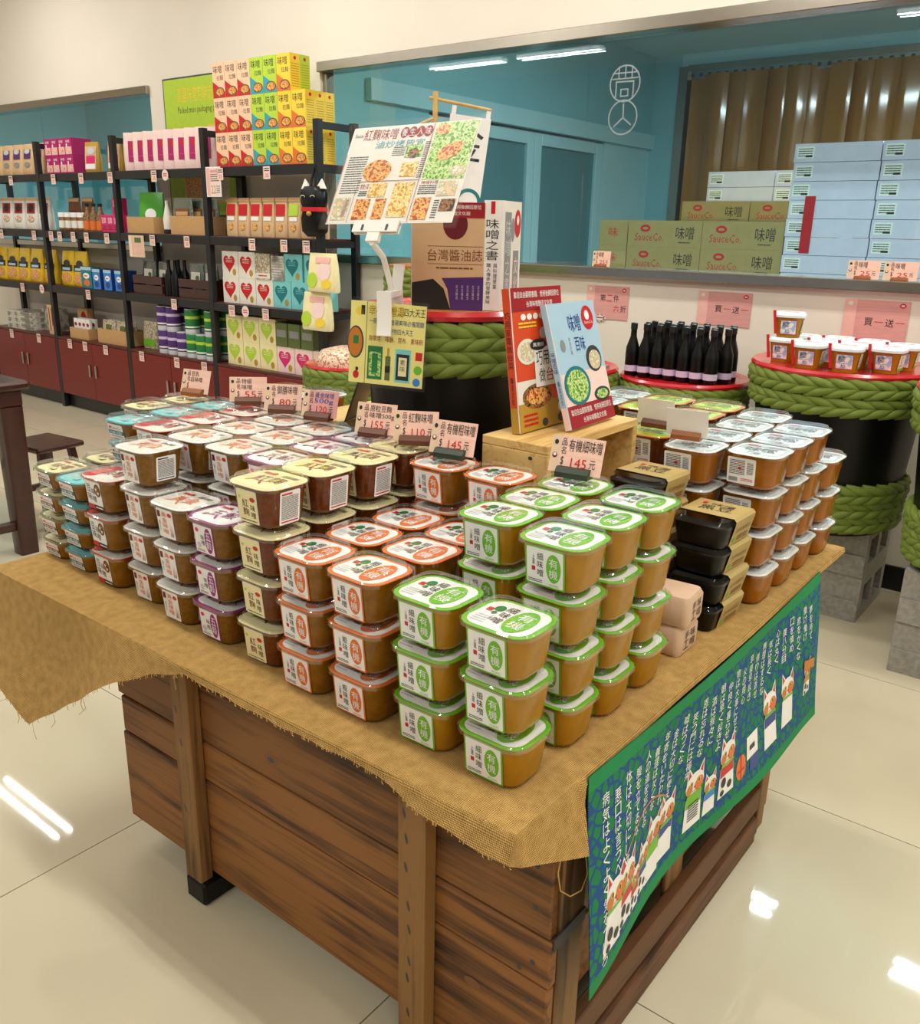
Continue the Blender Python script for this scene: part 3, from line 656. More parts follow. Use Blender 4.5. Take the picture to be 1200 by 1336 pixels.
def lab_band(mb, w, h, col):
    mb.rect(-w / 2, -h / 2, w / 2, h / 2, 'white', 0, 0.002); mb.rect(-w / 2, -h * 0.22, w / 2, h * 0.06, col, 1)
    mb.text('SauceCo.', -w * 0.28, h * 0.14, w * 0.4, h * 0.36, 'red', 1); mb.ell(-w * 0.37, h * 0.25, w * 0.07, h * 0.1, 'red', 1); mb.text('味噌', -w * 0.38, -h * 0.20, w * 0.38, h * 0.02, 'white', 2)
    small_print(mb, -w * 0.42, -h * 0.42, w * 0.42, -h * 0.28, 2, 1)
def lab_nutri(mb, w, h, ink='ink', hd='ink', nl=16):
    mb.rect(-w / 2, -h / 2, w / 2, h / 2, 'white', 0, 0.003); small_print(mb, -w * 0.42, -h * 0.36, w * 0.42, h * 0.36, nl, 1, 4, ink)
    mb.rect(-w * 0.42, h * 0.39, w * 0.1, h * 0.44, hd, 1); mb.rect(-w * 0.42, -h * 0.44, w * 0.42, -h * 0.40, hd, 1)
def lab_white(mb, w, h):
    mb.rect(-w / 2, -h / 2, w / 2, h / 2, 'white', 0, 0.003); small_print(mb, -w * 0.42, -h * 0.16, w * 0.12, h * 0.42, 9, 1, 9); small_print(mb, w * 0.2, -h * 0.1, w * 0.42, h * 0.36, 9, 1, 3)
    mb.ell(-w * 0.05, h * 0.1, w * 0.06, h * 0.06, 'red', 2); small_print(mb, w * 0.0, -h * 0.38, w * 0.42, -h * 0.26, 2, 1, 5, 'red')
    for k in range(12): mb.rect(-w * 0.42 + k * w * 0.026, -h * 0.42, -w * 0.42 + k * w * 0.026 + w * 0.013, -h * 0.26, 'ink', 1)
def film_organic(mb, a, b, col, word):
    mb.ell(a * 0.17, -b * 0.02, a * 0.165, b * 0.35, col, 2, 24); mb.vtext('有機', a * 0.07, -b * 0.27, a * 0.27, b * 0.23, 'white', 3)
    mb.vtext(word, -a * 0.135, -b * 0.26, -a * 0.01, b * 0.30, 'ink', 2); mb.ell(-a * 0.22, b * 0.16, a * 0.065, b * 0.09, 'dgreen', 2); mb.rect(-a * 0.35, b * 0.02, -a * 0.27, b * 0.13, 'red', 2)
    mb.ell(-a * 0.22, b * 0.01, a * 0.035, b * 0.045, 'dgreen', 2); small_print(mb, -a * 0.36, -b * 0.34, -a * 0.16, -b * 0.10, 4, 2, 2, 'silver'); mb.vtext('上選', -a * 0.19, -b * 0.2, -a * 0.15, -b * 0.06, 'ink', 2)
def film_word(mb, a, b, cols, word, tc):
    rg = random.Random(len(word) + len(tc))
    mb.text(word, -a * 0.26, -b * 0.14, a * 0.26, b * 0.16, tc, 2, 0.12)
    for k in range(6):
        mb.ell(rg.uniform(-0.3, 0.3) * a, rg.uniform(-0.3, 0.3) * b, a * rg.uniform(0.03, 0.10), b * rg.uniform(0.02, 0.07), rg.choice(cols), 1 + k % 2, 12, rg.uniform(0, 3))
    mb.rect(-a * 0.34, b * 0.22, -a * 0.1, b * 0.30, 'red', 2); small_print(mb, a * 0.02, b * 0.22, a * 0.34, b * 0.33, 3, 2)
def make_tub(body, ring_c, inner, label=None, side=None, film=None, LX=0.127, LY=0.1125, hp=0.0875, lw=0.062, lh=0.062, lx=-0.004, sw=0.05, sh=0.06, lip='clear_plastic', edge=None):
    hb = hp - 0.0135; parts = []; r = 0.026
    tx, ty, bx, by = LX * 0.885, LY * 0.885, LX * 0.785, LY * 0.775
    mb = MB(); k = hb
    mb.loft([rr(bx - 0.022, by - 0.022, r - 0.008, 0), rr(bx - 0.006, by - 0.006, r - 0.003, 0.0035), rr(bx, by, r, 0.010), rr(tx, ty, r, hb)], body)
    parts.append(('body', mb.mesh('body', smooth=45)))
    mb = MB(); mb.loft([rr(tx, ty, r, hb - 0.004), rr(LX - 0.003, LY - 0.003, 0.031, hb - 0.003), rr(LX - 0.003, LY - 0.003, 0.031, hb), rr(tx, ty, r, hb)], lip, False, True)
    parts.append(('rim', mb.mesh('rim', smooth=30)))
    mb = MB(); mb.loft([rr(LX - 0.005, LY - 0.005, 0.030, hb), rr(LX - 0.005, LY - 0.005, 0.030, hb + 0.0012)], ring_c)
    mb.map = TOP(0, 0, hb + 0.0012); e = edge or 0.835
    mb.poly([(a, b) for a, b, _ in rr(LX * e, LY * e, 0.024, 0)], inner, 0)
    if film: film(mb, LX, LY)
    parts.append(('seal_film', mb.mesh('seal_film')))
    mb = MB()
    mb.loft([rr(LX, LY, 0.032, hb - 0.0045), rr(LX, LY, 0.032, hb + 0.003), rr(LX - 0.004, LY - 0.004, 0.030, hb + 0.0055), rr(LX * 0.86, LY * 0.85, 0.026, hb + 0.0060), rr(LX * 0.835, LY * 0.82, 0.024, hp - 0.0012), rr(LX * 0.81, LY * 0.795, 0.022, hp)], 'lid_plastic', False, True)
    parts.append(('lid', mb.mesh('lid', smooth=30)))
    def face(mode, w, h, fn, nm, dx=0):
        mb = MB(); zc = hb * 0.50; t = zc / hb
        if mode == 'f': yy = -(by / 2 + (ty - by) / 2 * (zc - 0.01) / (hb - 0.01)) - 0.0003; mb.map = frame((dx, yy, zc), (1, 0, 0), (0, -(ty - by) / 2, hb - 0.01))
        else: xx = bx / 2 + (tx - bx) / 2 * (zc - 0.01) / (hb - 0.01) + 0.0003; mb.map = frame((xx, dx, zc), (0, 1, 0), ((tx - bx) / 2, 0, hb - 0.01))
        fn(mb, w, h); parts.append((nm, mb.mesh(nm)))
    if label: face('f', lw, lh, label, 'front_label', lx)
    if side: face('s', sw, sh, side, 'nutrition_label')
    return parts
TUBS = {
 'green': ('green-rimmed organic miso tub', make_tub('miso_light', 'green', 'white', lambda m, w, h: lab_organic(m, w, h, 'green', '細味噌'), None, lambda m, a, b: film_organic(m, a, b, 'green', '細味噌'), lw=0.070, lh=0.065)),
 'orange': ('orange-rimmed organic miso tub', make_tub('miso_mid', 'orange', 'white', lambda m, w, h: lab_organic(m, w, h, 'orange', '粗味噌'), None, lambda m, a, b: film_organic(m, a, b, 'orange', '粗味噌'), lw=0.070, lh=0.065)),
 'yeast': ('cream-rimmed red-yeast miso tub', make_tub('miso_red', 'cream', 'cream', lab_yeast, lambda m, w, h: lab_nutri(m, w, h, 'ink', 'red', 18), lambda m, a, b: film_word(m, a, b, ['food_dark', 'maroon', 'lime'], '紅麴', 'maroon'), hp=0.0895, lw=0.054, sw=0.046, sh=0.062)),
 'grain': ('purple-rimmed five-grain miso tub', make_tub('miso_dark', 'purple', 'white', lab_grain, None, lambda m, a, b: film_word(m, a, b, ['purple', 'lilac', 'food_dark'], '五穀', 'purple'), lw=0.06)),
 'carrot': ('white-rimmed golden miso tub', make_tub('miso_dark', 'white', 'offwhite', lab_carrot, lab_nutri, lambda m, a, b: film_word(m, a, b, ['orange', 'food_orange', 'pink'], '黃金', 'orange'), lw=0.052, sw=0.046, sh=0.052)),
 'soup': ('red-and-white-rimmed soup bean miso tub', make_tub('miso_mid', 'red', 'offwhite', lab_soup, None, lambda m, a, b: (m.rect(-a * 0.44, -b * 0.40, -a * 0.16, b * 0.40, 'red', 1, 0.015), film_word(m, a, b, ['red', 'pink', 'food_dark'], '味噌', 'dred')), lw=0.058, lh=0.066, edge=0.90)),
 'teal': ('small teal-banded miso tub', make_tub('miso_mid', 'teal', 'lteal', lambda m, w, h: lab_band(m, w, h, 'dteal'), None, lambda m, a, b: film_word(m, a, b, ['teal', 'red', 'pink'], '味噌', 'white'), LX=0.118, LY=0.108, hp=0.0577, lw=0.058, lh=0.034)),
 'brown': ('small brown-banded miso tub', make_tub('miso_mid', 'olive', 'cream', lambda m, w, h: lab_band(m, w, h, 'brown'), None, lambda m, a, b: film_word(m, a, b, ['olive', 'tan', 'lime'], '味噌', 'brown'), LX=0.118, LY=0.108, hp=0.0577, lw=0.058, lh=0.034)),
 'white': ('white-lidded amber miso tub', make_tub('miso_amber', 'white', 'glue_lid', lab_white, None, lambda m, a, b: film_word(m, a, b, ['grey', 'silver'], '味噌', 'dgrey'), LX=0.121, LY=0.130, lw=0.062, lh=0.058, lx=-0.018)),
 'limelid': ('lime-lidded miso tub', make_tub('miso_red', 'orange', 'lime', lab_white, None, lambda m, a, b: film_word(m, a, b, ['yellow', 'green', 'orange'], '味噌', 'olive'), LX=0.130, LY=0.130)),
}
PITCH = {k: 0.0577 if k in ('teal', 'brown') else 0.0895 if k == 'yeast' else 0.0875 for k in TUBS}
LEV = ['at the bottom', 'second from bottom', 'third from bottom', 'fourth from bottom', 'fifth from bottom']
def stack(kind, x, y, n, where, jit=0.002):
    adj, parts = TUBS[kind]; rg = random.Random(int(x * 1000) * 7 + int(y * 1000))
    for k in range(n):
        lv = 'on top' if k == n - 1 else LEV[k]
        t = thing('miso_tub', '%s, %s, %s' % (adj, lv, where), 'tub', (x + rg.uniform(-jit, jit), y + rg.uniform(-jit, jit), TZ + 0.0008 + PITCH[kind] * k), rg.uniform(-0.02, 0.02), 'miso tubs on the crate table')
        for nm, me in parts: put(nm, me, t)
    return TZ + 0.0008 + PITCH[kind] * n
ROWS = ['front row', 'second row back', 'third row back', 'fourth row back']
def column(kind, x, ys, ns, col):
    for i, (y, n) in enumerate(zip(ys, ns)): stack(kind, x, y, n, '%s, %s' % (ROWS[i], col))
column('green', -0.652, (0.958, 1.100, 1.222, 1.345), (3, 4, 4, 4), 'column on towel side')
column('green', -0.790, (0.966, 1.125, 1.241, 1.357), (3, 4, 4, 4), 'column beside orange tubs')
column('orange', -0.930, (0.962, 1.087, 1.203, 1.318), (3, 3, 3, 4), 'column beside green tubs')
column('orange', -1.064, (0.966, 1.086, 1.203, 1.318), (3, 3, 3, 4), 'column beside red-yeast tubs')
column('yeast', -1.200, (0.985, 1.105, 1.222, 1.340), (4, 4, 4, 4), 'single column')
column('grain', -1.337, (0.985, 1.125, 1.243, 1.362), (3, 4, 4, 4), 'single column')
column('carrot', -1.469, (0.992, 1.130, 1.247, 1.366), (3, 4, 4, 4), 'column beside purple tubs')
column('carrot', -1.605, (1.010, 1.135, 1.252, 1.371), (4, 4, 4, 4), 'column beside soup tubs')
column('soup', -1.748, (1.005, 1.140, 1.258, 1.376), (3, 4, 4, 4), 'single column')
column('teal', -1.880, (1.010, 1.145, 1.262, 1.380), (4, 6, 6, 6), 'single column')
column('brown', -2.002, (1.020, 1.145, 1.262, 1.380), (4, 4, 6, 6), 'single column')
# far side of the table
for x, ys, c in ((-0.630, (1.862, 2.000, 2.138), 'column on towel side'), (-0.758, (1.815, 1.955, 2.095, 2.235), 'column next to the lime-lid tubs')):
    for i, y in enumerate(ys): stack('white', x, y, 4, '%s stack behind trays, %s' % (['first', 'second', 'third', 'fourth'][i], 'towel side' if x > -0.7 else 'inner side'))
stack('white', -0.625, 2.278, 3, 'in the short stack at the far table corner')
for x, y, w in ((-0.895, 1.875, 'beside the pine box'), (-0.905, 2.145, 'third stack behind the pine box'), (-0.905, 2.283, 'far edge, inner white-lid side'), (-1.045, 2.145, 'between pine box and far edge'), (-1.045, 2.283, 'far edge behind the pine box')): stack('limelid', x, y, 4, w)
for x, y, w in ((-1.180, 2.283, 'far table edge behind the barrel'), (-1.180, 2.145, 'behind the barrel, one in from the edge')): stack('white', x, y, 4, w)
stack('brown', -1.93, 1.66, 6, 'alone behind the price tags'); stack('white', -1.79, 1.66, 4, 'alone behind the price tags')

# ------------------------------------------------- black trays in kraft sleeves, and paper-wrapped packs
def tray_parts():
    P = []
    mb = MB(); mb.loft([rr(0.098, 0.118, 0.016, 0), rr(0.104, 0.124, 0.018, 0.006), rr(0.118, 0.138, 0.022, 0.046)], 'tray_black'); P.append(('tray', mb.mesh('tray', smooth=40)))
    mb = MB(); mb.loft([rr(0.124, 0.144, 0.024, 0.044), rr(0.124, 0.144, 0.024, 0.051), rr(0.112, 0.132, 0.02, 0.0575)], 'clear_plastic', False); P.append(('lid', mb.mesh('lid', smooth=30)))
    mb = MB(); prof = [(-0.052, 0.0), (-0.0625, 0.045), (-0.0635, 0.053), (-0.058, 0.0592), (0.058, 0.0592), (0.0635, 0.053), (0.0625, 0.045), (0.052, 0.0)]
    secs = [[(x, y, z) for x, z in prof] for y in (-0.028, 0.070)]
    mb.loft(secs, 'sleeve_kraft', False, False, False); mb.map = TOP(0, 0.02, 0.0592); mb.text('黑豆', -0.035, -0.02, 0.035, 0.012, 'ink', 0, 0.1); mb.rect(-0.04, 0.016, -0.03, 0.03, 'red', 0)
    mb.text('味噌', -0.02, 0.014, 0.03, 0.03, 'ink', 0)
    mb.map = frame((0.0578, 0.02, 0.022), (0, 1, 0), (0.0105, 0, 0.045)); mb.text('古早味黑豆', -0.036, 0.004, 0.036, 0.014, 'brown', 0); mb.ell(-0.03, -0.012, 0.006, 0.006, 'green', 0); mb.lines(-0.018, -0.017, 0.036, -0.004, 2, 'brown', 0)
    P.append(('sleeve', mb.mesh('sleeve')))
    return P
tp = tray_parts()
for x, y, n, w in ((-0.655, 1.680, 4, 'stack beside the table edge'), (-0.795, 1.660, 5, 'stack next to the pine box')):
    for k in range(n):
        t = thing('black_bean_tray', 'black kraft-sleeved tray, %s, %s' % ('on top' if k == n - 1 else LEV[k], w), 'tray', (x + 0.004 * (k % 2), y + 0.003 * (k % 3), TZ + 0.001 + 0.0605 * k), -0.05 + 0.03 * (k % 2), 'sleeved black trays')
        for nm, me in tp: put(nm, me, t)
mb = MB(); mb.loft([rr(0.095, 0.085, 0.01, 0), rr(0.10, 0.092, 0.014, 0.008), rr(0.10, 0.092, 0.014, 0.050), rr(0.09, 0.08, 0.012, 0.06)], 'paper_kraft'); pk = mb.mesh('wrapper', smooth=50)
mb = MB(); mb.map = RIGHT(0.0505, 0, 0.024); mb.vtext('手工', -0.026, -0.014, -0.004, 0.026, 'ink', 0); mb.vtext('味噌', 0.002, -0.014, 0.024, 0.026, 'ink', 0); pl = mb.mesh('lettering')
for k in range(2):
    t = thing('wrapped_pack', 'kraft paper wrapped pack beside the black trays, %s' % ('on top of its pair' if k else 'underneath its pair'), 'pack', (-0.655 + 0.006 * k, 1.515, TZ + 0.001 + 0.062 * k), 0.08 * k, 'kraft wrapped packs'); put('wrapper', pk, t); put('lettering', pl, t)

# ------------------------------------------------- price tags standing on the lids
def price_tag(x, y, z, rz, lines, price, hold, lab, w=0.092, h=0.062, lean=0.32, blank=False, card='card_pink'):
    t = thing('price_tag', lab, 'price tag', (x, y, z), rz, None)
    mb = MB(); mb.loft([[(sx * 0.032, yy, zz) for yy, zz in ((-0.014, 0), (0.014, 0), (0.014, 0.008), (0.006, 0.018), (-0.006, 0.018), (-0.014, 0.010))] for sx in (-1, 1)], hold)
    mb.obj('holder', t)
    mb = MB(); M = Matrix.Translation((0, 0.0, 0.006)) @ Matrix.Rotation(-lean, 4, 'X')
    mb.boxm(M @ Matrix.Translation((0, 0, h / 2)), w, 0.0012, h, 'offwhite' if blank else card)
    if not blank:
        mb.map = M @ frame((0, -0.0006, h / 2), (1, 0, 0), (0, 0, 1)); a, b = w / 2, h / 2
        mb.rect(-a, -b, -a * 0.66, b, 'card_tan', 0); mb.ell(-a * 0.83, b * 0.62, a * 0.08, b * 0.14, 'ink', 1, 10); mb.ell(-a * 0.83, -b * 0.1, a * 0.10, b * 0.16, 'maroon', 1, 10); mb.ell(-a * 0.83, -b * 0.06, a * 0.06, b * 0.09, 'offwhite', 2, 10)
        mb.vtext('品名', -a * 0.62, -b * 0.02, -a * 0.42, b * 0.9, 'ink', 1)
        n = len(lines)
        for i, s in enumerate(lines):
            hh = b * (0.66 if n == 1 else 0.42); y1 = b * 0.86 - i * hh * 1.12; mb.text(s, -a * 0.34, y1 - hh, min(a * 0.92, -a * 0.34 + 0.27 * a * len(s)), y1, 'ink' if card == 'card_pink' else 'navy', 1)
        mb.text('$', -a * 0.58, -b * 0.62, -a * 0.46, -b * 0.12, 'ink', 1)
        if price: mb.text(price, -a * 0.18, -b * 0.66, a * 0.42, -b * 0.16, 'red', 1); mb.text('元', a * 0.52, -b * 0.62, a * 0.76, -b * 0.16, 'ink', 1)
        for q in (0.0,): mb.rect(-a * 0.66, -b * 0.06, a, -b * 0.05, 'pink', 1)
    mb.obj('card', t); return t
Z4 = TZ + 0.0008 + 0.0875 * 4 + 0.0004; Z6 = TZ + 0.0008 + 0.0577 * 6 + 0.0004; ZY = TZ + 0.0008 + 0.0895 * 4 + 0.0004
price_tag(-1.975, 1.385, Z6, 0.22, ['豆乳', '白味噌'], '', 'holder_tan', 'pink price tag in a tan wooden holder on brown-banded tub lid')
price_tag(-1.765, 1.395, Z4, 0.75, ['特級', '味噌'], '55', 'holder_brown', 'pink price tag in a wooden holder beside the teal-banded tubs')
price_tag(-1.625, 1.385, Z4, 0.55, ['御膳味噌'], '80', 'holder_brown', 'pink price tag in a wooden holder between white-rimmed and soup tubs')
price_tag(-1.500, 1.385, Z4, 0.30, ['黃金味噌', '500g'], '120', 'holder_brown', 'salmon price tag with purple print reading 120', card='card_rose')
price_tag(-1.288, 1.348, Z4, 0.28, ['原粒豆麴', '味噌500g'], '155', 'holder_brown', 'pink price tag reading 155 in a brown wooden holder', w=0.094, h=0.066)
price_tag(-1.155, 1.330, ZY, 0.55, ['紅麴味噌'], '110', 'holder_brown', 'curled pink price tag with red-yeast miso name on cream-rimmed tub')
price_tag(-1.052, 1.318, Z4, 0.20, ['有機粗味噌'], '145', 'holder_green', 'pink price tag reading 145 on an orange-rimmed tub', w=0.098, h=0.066)
price_tag(-0.795, 1.357, Z4, 0.16, ['有機細味噌'], '145', 'holder_green', 'pink price tag reading 145 on a green-rimmed tub', w=0.102, h=0.068)
price_tag(-0.882, 1.868, Z4, 0.0, [], '', 'holder_brown', 'blank back of a price tag on the orange-rimmed tub by the pine box', blank=True, lean=-0.2)
price_tag(-0.775, 1.800, Z4, 0.12, [], '', 'holder_tan', 'blank back of a price tag on a white-lidded amber tub', blank=True, lean=-0.2)

# ================================================================ BARRELS
def rope_band(c, R, z, n=30, t=0.02, hgt=0.055):
    """braid: two rings of slanted strands forming a chevron"""
    mb = MB()
    for row, sl in ((0, 1), (1, -1)):
        for i in range(n):
            a0 = 2 * pi * i / n; path = []; rad = []
            for k in range(6):
                s = k / 5; a = a0 + (s * 1.9) * 2 * pi / n
                zz = z + (row - 0.5) * hgt * 0.52 + sl * (s - 0.5) * hgt * 0.62
                path.append(((R + t * 0.35 + t * 0.35 * sin(pi * s)) * cos(a) + c[0], (R + t * 0.35 + t * 0.35 * sin(pi * s)) * sin(a) + c[1], zz + c[2])); rad.append(t * (0.45 + 0.42 * sin(pi * s)))
            mb.tube(path, rad, 7, 'rope')
    return mb
def barrel(x, y, z, R0, R1, H, lab, bands, rim='rim_red', body='lacquer', lidm='cask_wood', lid_drop=0.015, strand=0.02, bh=0.055, nst=30):
    t = thing('barrel', lab, 'barrel', (x, y, z), 0, None)
    mb = MB(); mb.lathe([(R0 * 0.98, 0), (R0, 0.01), (R0 + (R1 - R0) * 0.5, H * 0.5), (R1, H)], 40, body); mb.obj('body', t, smooth=40)
    if rim:
        mb = MB(); mb.lathe([(R1 - 0.004, H - 0.012), (R1 + 0.018, H - 0.010), (R1 + 0.022, H), (R1 + 0.014, H + 0.010), (R1 - 0.02, H + 0.006), (R1 - 0.03, H + 0.002)], 40, rim, cap0=False, cap1=False); mb.obj('rim', t, smooth=50)
    mb = MB(); mb.lathe([(R1 - 0.004, H), (R1 - 0.03, H + 0.0022)], 40, lidm); mb.obj('lid', t)
    for zz, rr_ in bands: rope_band((0, 0, 0), R0 + (R1 - R0) * zz / H, zz, nst, strand, bh).obj('rope_band', t, smooth=60)
    return t
BX, BY, BZ = -1.335, 1.655, TZ + 0.001
barrel(BX, BY, BZ, 0.165, 0.195, 0.60, 'black barrel with green braided rope and red rim on the crate table', [(0.555, 0), (0.50, 0)], strand=0.0185, bh=0.050, nst=24)
BTOP = BZ + 0.6025
# row of barrels along the back wall
def block_stack(x0, x1, y0, y1, n, grp, lab):
    for k in range(n):
        t = thing('cinder_block', lab % ('upper' if k else 'lower'), 'block', ((x0 + x1) / 2, (y0 + y1) / 2, 0.195 * k), 0, grp)
        mb = MB(); w, d, h = (x1 - x0) / 2, (y1 - y0) / 2, 0.194; a = 0.03
        mb.box(-w, -w + a, -d, d, 0, h, 'concrete'); mb.box(w - a, w, -d, d, 0, 0.045, 'concrete'); mb.box(w - a, w, -d, d, h - 0.045, h, 'concrete')
        mb.box(w - a, w, -d, -d + 0.05, 0.045, h - 0.045, 'concrete'); mb.box(w - a, w, d - 0.05, d, 0.045, h - 0.045, 'concrete'); mb.box(w - a, w, -0.025, 0.025, 0.045, h - 0.045, 'concrete')
        mb.box(-w + a, w - a, -d, -d + a, 0, h, 'concrete'); mb.box(-w + a, w - a, d - a, d, 0, h, 'concrete'); mb.box(-w + a, w - a, -d + a, d - a, h - 0.03, h, 'concrete'); mb.box(-w + a, w - a, -d + a, d - a, 0.0, 0.03, 'concrete')
        mb.box(-w + 0.001, w - 0.001, -d - 0.008, -d, 0, h * 0.46, 'concrete')
        mb.obj('block_body', t)
block_stack(-1.25, -0.75, 3.61, 4.0, 2, 'cinder blocks', '%s grey concrete block under the barrel of sample cups')
block_stack(-0.545, -0.05, 3.26, 3.66, 2, 'cinder blocks', '%s grey concrete block beside the baseboard, under the end barrel')
block_stack(-1.85, -1.36, 3.58, 4.0, 2, 'cinder blocks', '%s grey concrete block under the barrel of bottles')
RB = (-0.975, 3.70, 0.3895)
barrel(*RB, 0.27, 0.325, 0.63, 'large black barrel with green rope and red rim holding sample cups', [(0.585, 0), (0.515, 0), (0.175, 0), (0.115, 0), (0.056, 0)], strand=0.021, bh=0.060, nst=30, lidm='rim_red')
barrel(-0.30, 3.46, 0.3895, 0.27, 0.325, 0.63, 'large black barrel at the end of the row by the baseboard', [(0.585, 0), (0.515, 0), (0.175, 0), (0.115, 0), (0.056, 0)], strand=0.021, bh=0.060, nst=30, lidm='rim_red')
barrel(-1.64, 3.72, 0.3895, 0.235, 0.265, 0.50, 'black barrel with red rim carrying dark bottles', [(0.455, 0), (0.40, 0), (0.10, 0)], strand=0.02, bh=0.055, nst=26, lidm='rim_red')
block_stack(-2.36, -1.93, 3.25, 3.65, 2, 'cinder blocks', '%s grey concrete block under the slatted-lid barrel')
b3 = barrel(-2.13, 3.42, 0.3895, 0.235, 0.26, 0.53, 'black barrel with green rope and a slatted grey lid', [(0.485, 0), (0.43, 0)], strand=0.02, bh=0.055, nst=26, lidm='dgrey')
for k in range(7):
    x = -0.18 + k * 0.06; l = math.sqrt(max(0.0, 0.222 ** 2 - x * x)); mb = MB(); mb.box(x - 0.022, x + 0.022, -l, l, 0.5325, 0.542, 'grey'); mb.obj('slat', b3)
barrel(-3.02, 3.62, 0, 0.21, 0.235, 1.32, 'tall wooden cask with green rope behind the barrel books', [(1.27, 0), (1.21, 0)], rim=None, body='cask_wood', strand=0.02, bh=0.055, nst=22)
barrel(-3.24, 3.20, 0, 0.175, 0.195, 0.83, 'black barrel with green rope and red rim heaped with pink bean packs', [(0.785, 0), (0.73, 0), (0.67, 0)], strand=0.024, bh=0.06, nst=20)
mb = MB(); mb.loft([[(a * s, b * s, z) for a, b, z in rr(0.32, 0.32, 0.155, zz)] for zz, s in ((0, 1), (0.03, 1.02), (0.07, 0.8), (0.09, 0.3))], 'bean_pink')
o = mb.obj('bean_heap', None, smooth=60); o.location = (-3.24, 3.20, 0.8325); tag(o, 'heap of pale pink beans on the red-rimmed barrel', 'beans'); o['kind'] = 'stuff'
# sample cups on the right barrel
def cup_parts():
    P = []; mb = MB(); mb.loft([rr(0.066, 0.066, 0.022, 0), rr(0.082, 0.082, 0.026, 0.062)], 'miso_light'); P.append(('body', mb.mesh('body', smooth=45)))
    mb = MB(); mb.loft([rr(0.092, 0.092, 0.03, 0.060), rr(0.092, 0.092, 0.03, 0.067), rr(0.08, 0.08, 0.026, 0.074)], 'glue_lid'); mb.map = TOP(0, 0, 0.074); mb.text('味噌', -0.02, -0.01, 0.024, 0.014, 'red', 0); P.append(('lid', mb.mesh('lid', smooth=30)))
    mb = MB(); mb.map = frame((0.002, -0.0375, 0.031), (1, 0, 0), (0, -0.008, 0.062)); mb.rect(-0.024, -0.022, 0.024, 0.022, 'red', 0); mb.rect(-0.022, -0.020, 0.022, 0.020, 'brush_blue', 1); mb.text('樱', -0.018, 0.0, 0.002, 0.017, 'ink', 2); mb.text('ら', -0.008, -0.016, 0.004, -0.004, 'ink', 2); P.append(('front_label', mb.mesh('front_label')))
    mb = MB(); mb.map = frame((0.0378, 0.0, 0.031), (0, 1, 0), (0.008, 0, 0.062)); mb.rect(-0.022, -0.022, 0.022, 0.022, 'offwhite', 0); mb.rect(-0.022, -0.022, 0.022, -0.015, 'green', 1); mb.ell(0, 0.008, 0.009, 0.01, 'green', 1); mb.ell(0, 0.008, 0.006, 0.007, 'offwhite', 2); mb.lines(-0.016, -0.012, 0.016, -0.004, 2, 'grey', 1); P.append(('side_label', mb.mesh('side_label')))
    mb = MB(); mb.boxm(Matrix.Translation((-0.038, -0.036, 0.045)) @ Matrix.Rotation(-0.15, 4, 'Y'), 0.008, 0.004, 0.07, 'red'); P.append(('ribbon', mb.mesh('ribbon')))
    return P
cp = cup_parts(); RT = RB[2] + 0.633
spots = [(-0.20, -0.10, 0), (-0.07, -0.205, 0), (0.065, -0.205, 0), (0.19, -0.12, 0), (0.215, 0.01, 0), (-0.055, -0.07, 0), (0.068, -0.075, 0), (0.09, 0.055, 0), (-0.04, 0.065, 0), (-0.17, 0.04, 0)]
CUPS = spread('sample_cup', cp, 'small miso cup with white lid standing directly on the red barrel top', 'cup', 'sample cups on the barrel', [(RB[0] + a, RB[1] + b, RT, 0.1 * (i % 3) - 0.1) for i, (a, b, c) in enumerate(spots)])
spread('sample_cup', cp, 'small miso cup stacked on top of another cup', 'cup', 'sample cups on the barrel', [(RB[0] - 0.195, RB[1] - 0.098, RT + 0.0745 * 1.3, 0.2)])
for o in [q for q in bpy.data.objects if q.name.startswith('sample_cup')]: o.scale = (1.3, 1.3, 1.3)
# dark bottles
mb = MB(); mb.lathe([(0.026, 0), (0.030, 0.004), (0.030, 0.10), (0.0285, 0.125), (0.0135, 0.172), (0.0125, 0.205), (0.0135, 0.207), (0.0135, 0.225), (0.010, 0.228)], 14, 'lacquer'); bo = mb.mesh('bottle_glass', smooth=45)
mb = MB(); mb.lathe([(0.0305, 0.022), (0.0305, 0.048)], 14, 'lilac', cap0=False, cap1=False); bl = mb.mesh('label', smooth=60)
mb = MB(); mb.lathe([(0.0148, 0.203), (0.0148, 0.229), (0.012, 0.231)], 12, 'black', cap0=False); bc = mb.mesh('cap', smooth=40)
sp = []
for j in range(4):
    for i in range(7 if j < 3 else 6): sp.append((-1.835 + i * 0.0615 + 0.02 * (j % 2) + 0.012 * j, 3.58 + j * 0.075, 0.3895 + 0.5035, 0))
spread('dark_bottle', [('bottle_glass', bo), ('label', bl), ('cap', bc)], 'small black glass bottle standing among others on the barrel', 'bottle', 'black bottles on the barrel', sp)

# ================================================================ PINE BOX AND BOOKS
PX0, PX1, PY0, PY1, PZ = -1.055, -0.895, 1.425, 1.80, 1.10
pb = thing('pine_box', 'open pine wood box stood on its side as a book stand', 'box', (PX0, PY0, TZ + 0.001))
def pbx(nm, *a): m_ = MB(); m_.box(*a, 'pine'); return m_.obj(nm, pb, bevel=0.0015)
Hh_ = PZ - TZ - 0.001; w_, d_ = PX1 - PX0, PY1 - PY0
pbx('top_board', 0, w_, 0, d_, Hh_ - 0.018, Hh_); pbx('side_board', 0, w_, 0, 0.018, 0, Hh_ - 0.0185); pbx('side_board', 0, w_, d_ - 0.018, d_, 0, Hh_ - 0.0185); pbx('back_board', 0, 0.012, 0.0185, d_ - 0.0185, 0, Hh_ - 0.0185); pbx('bottom_board', 0.0125, w_, 0.0185, d_ - 0.0185, 0, 0.018)
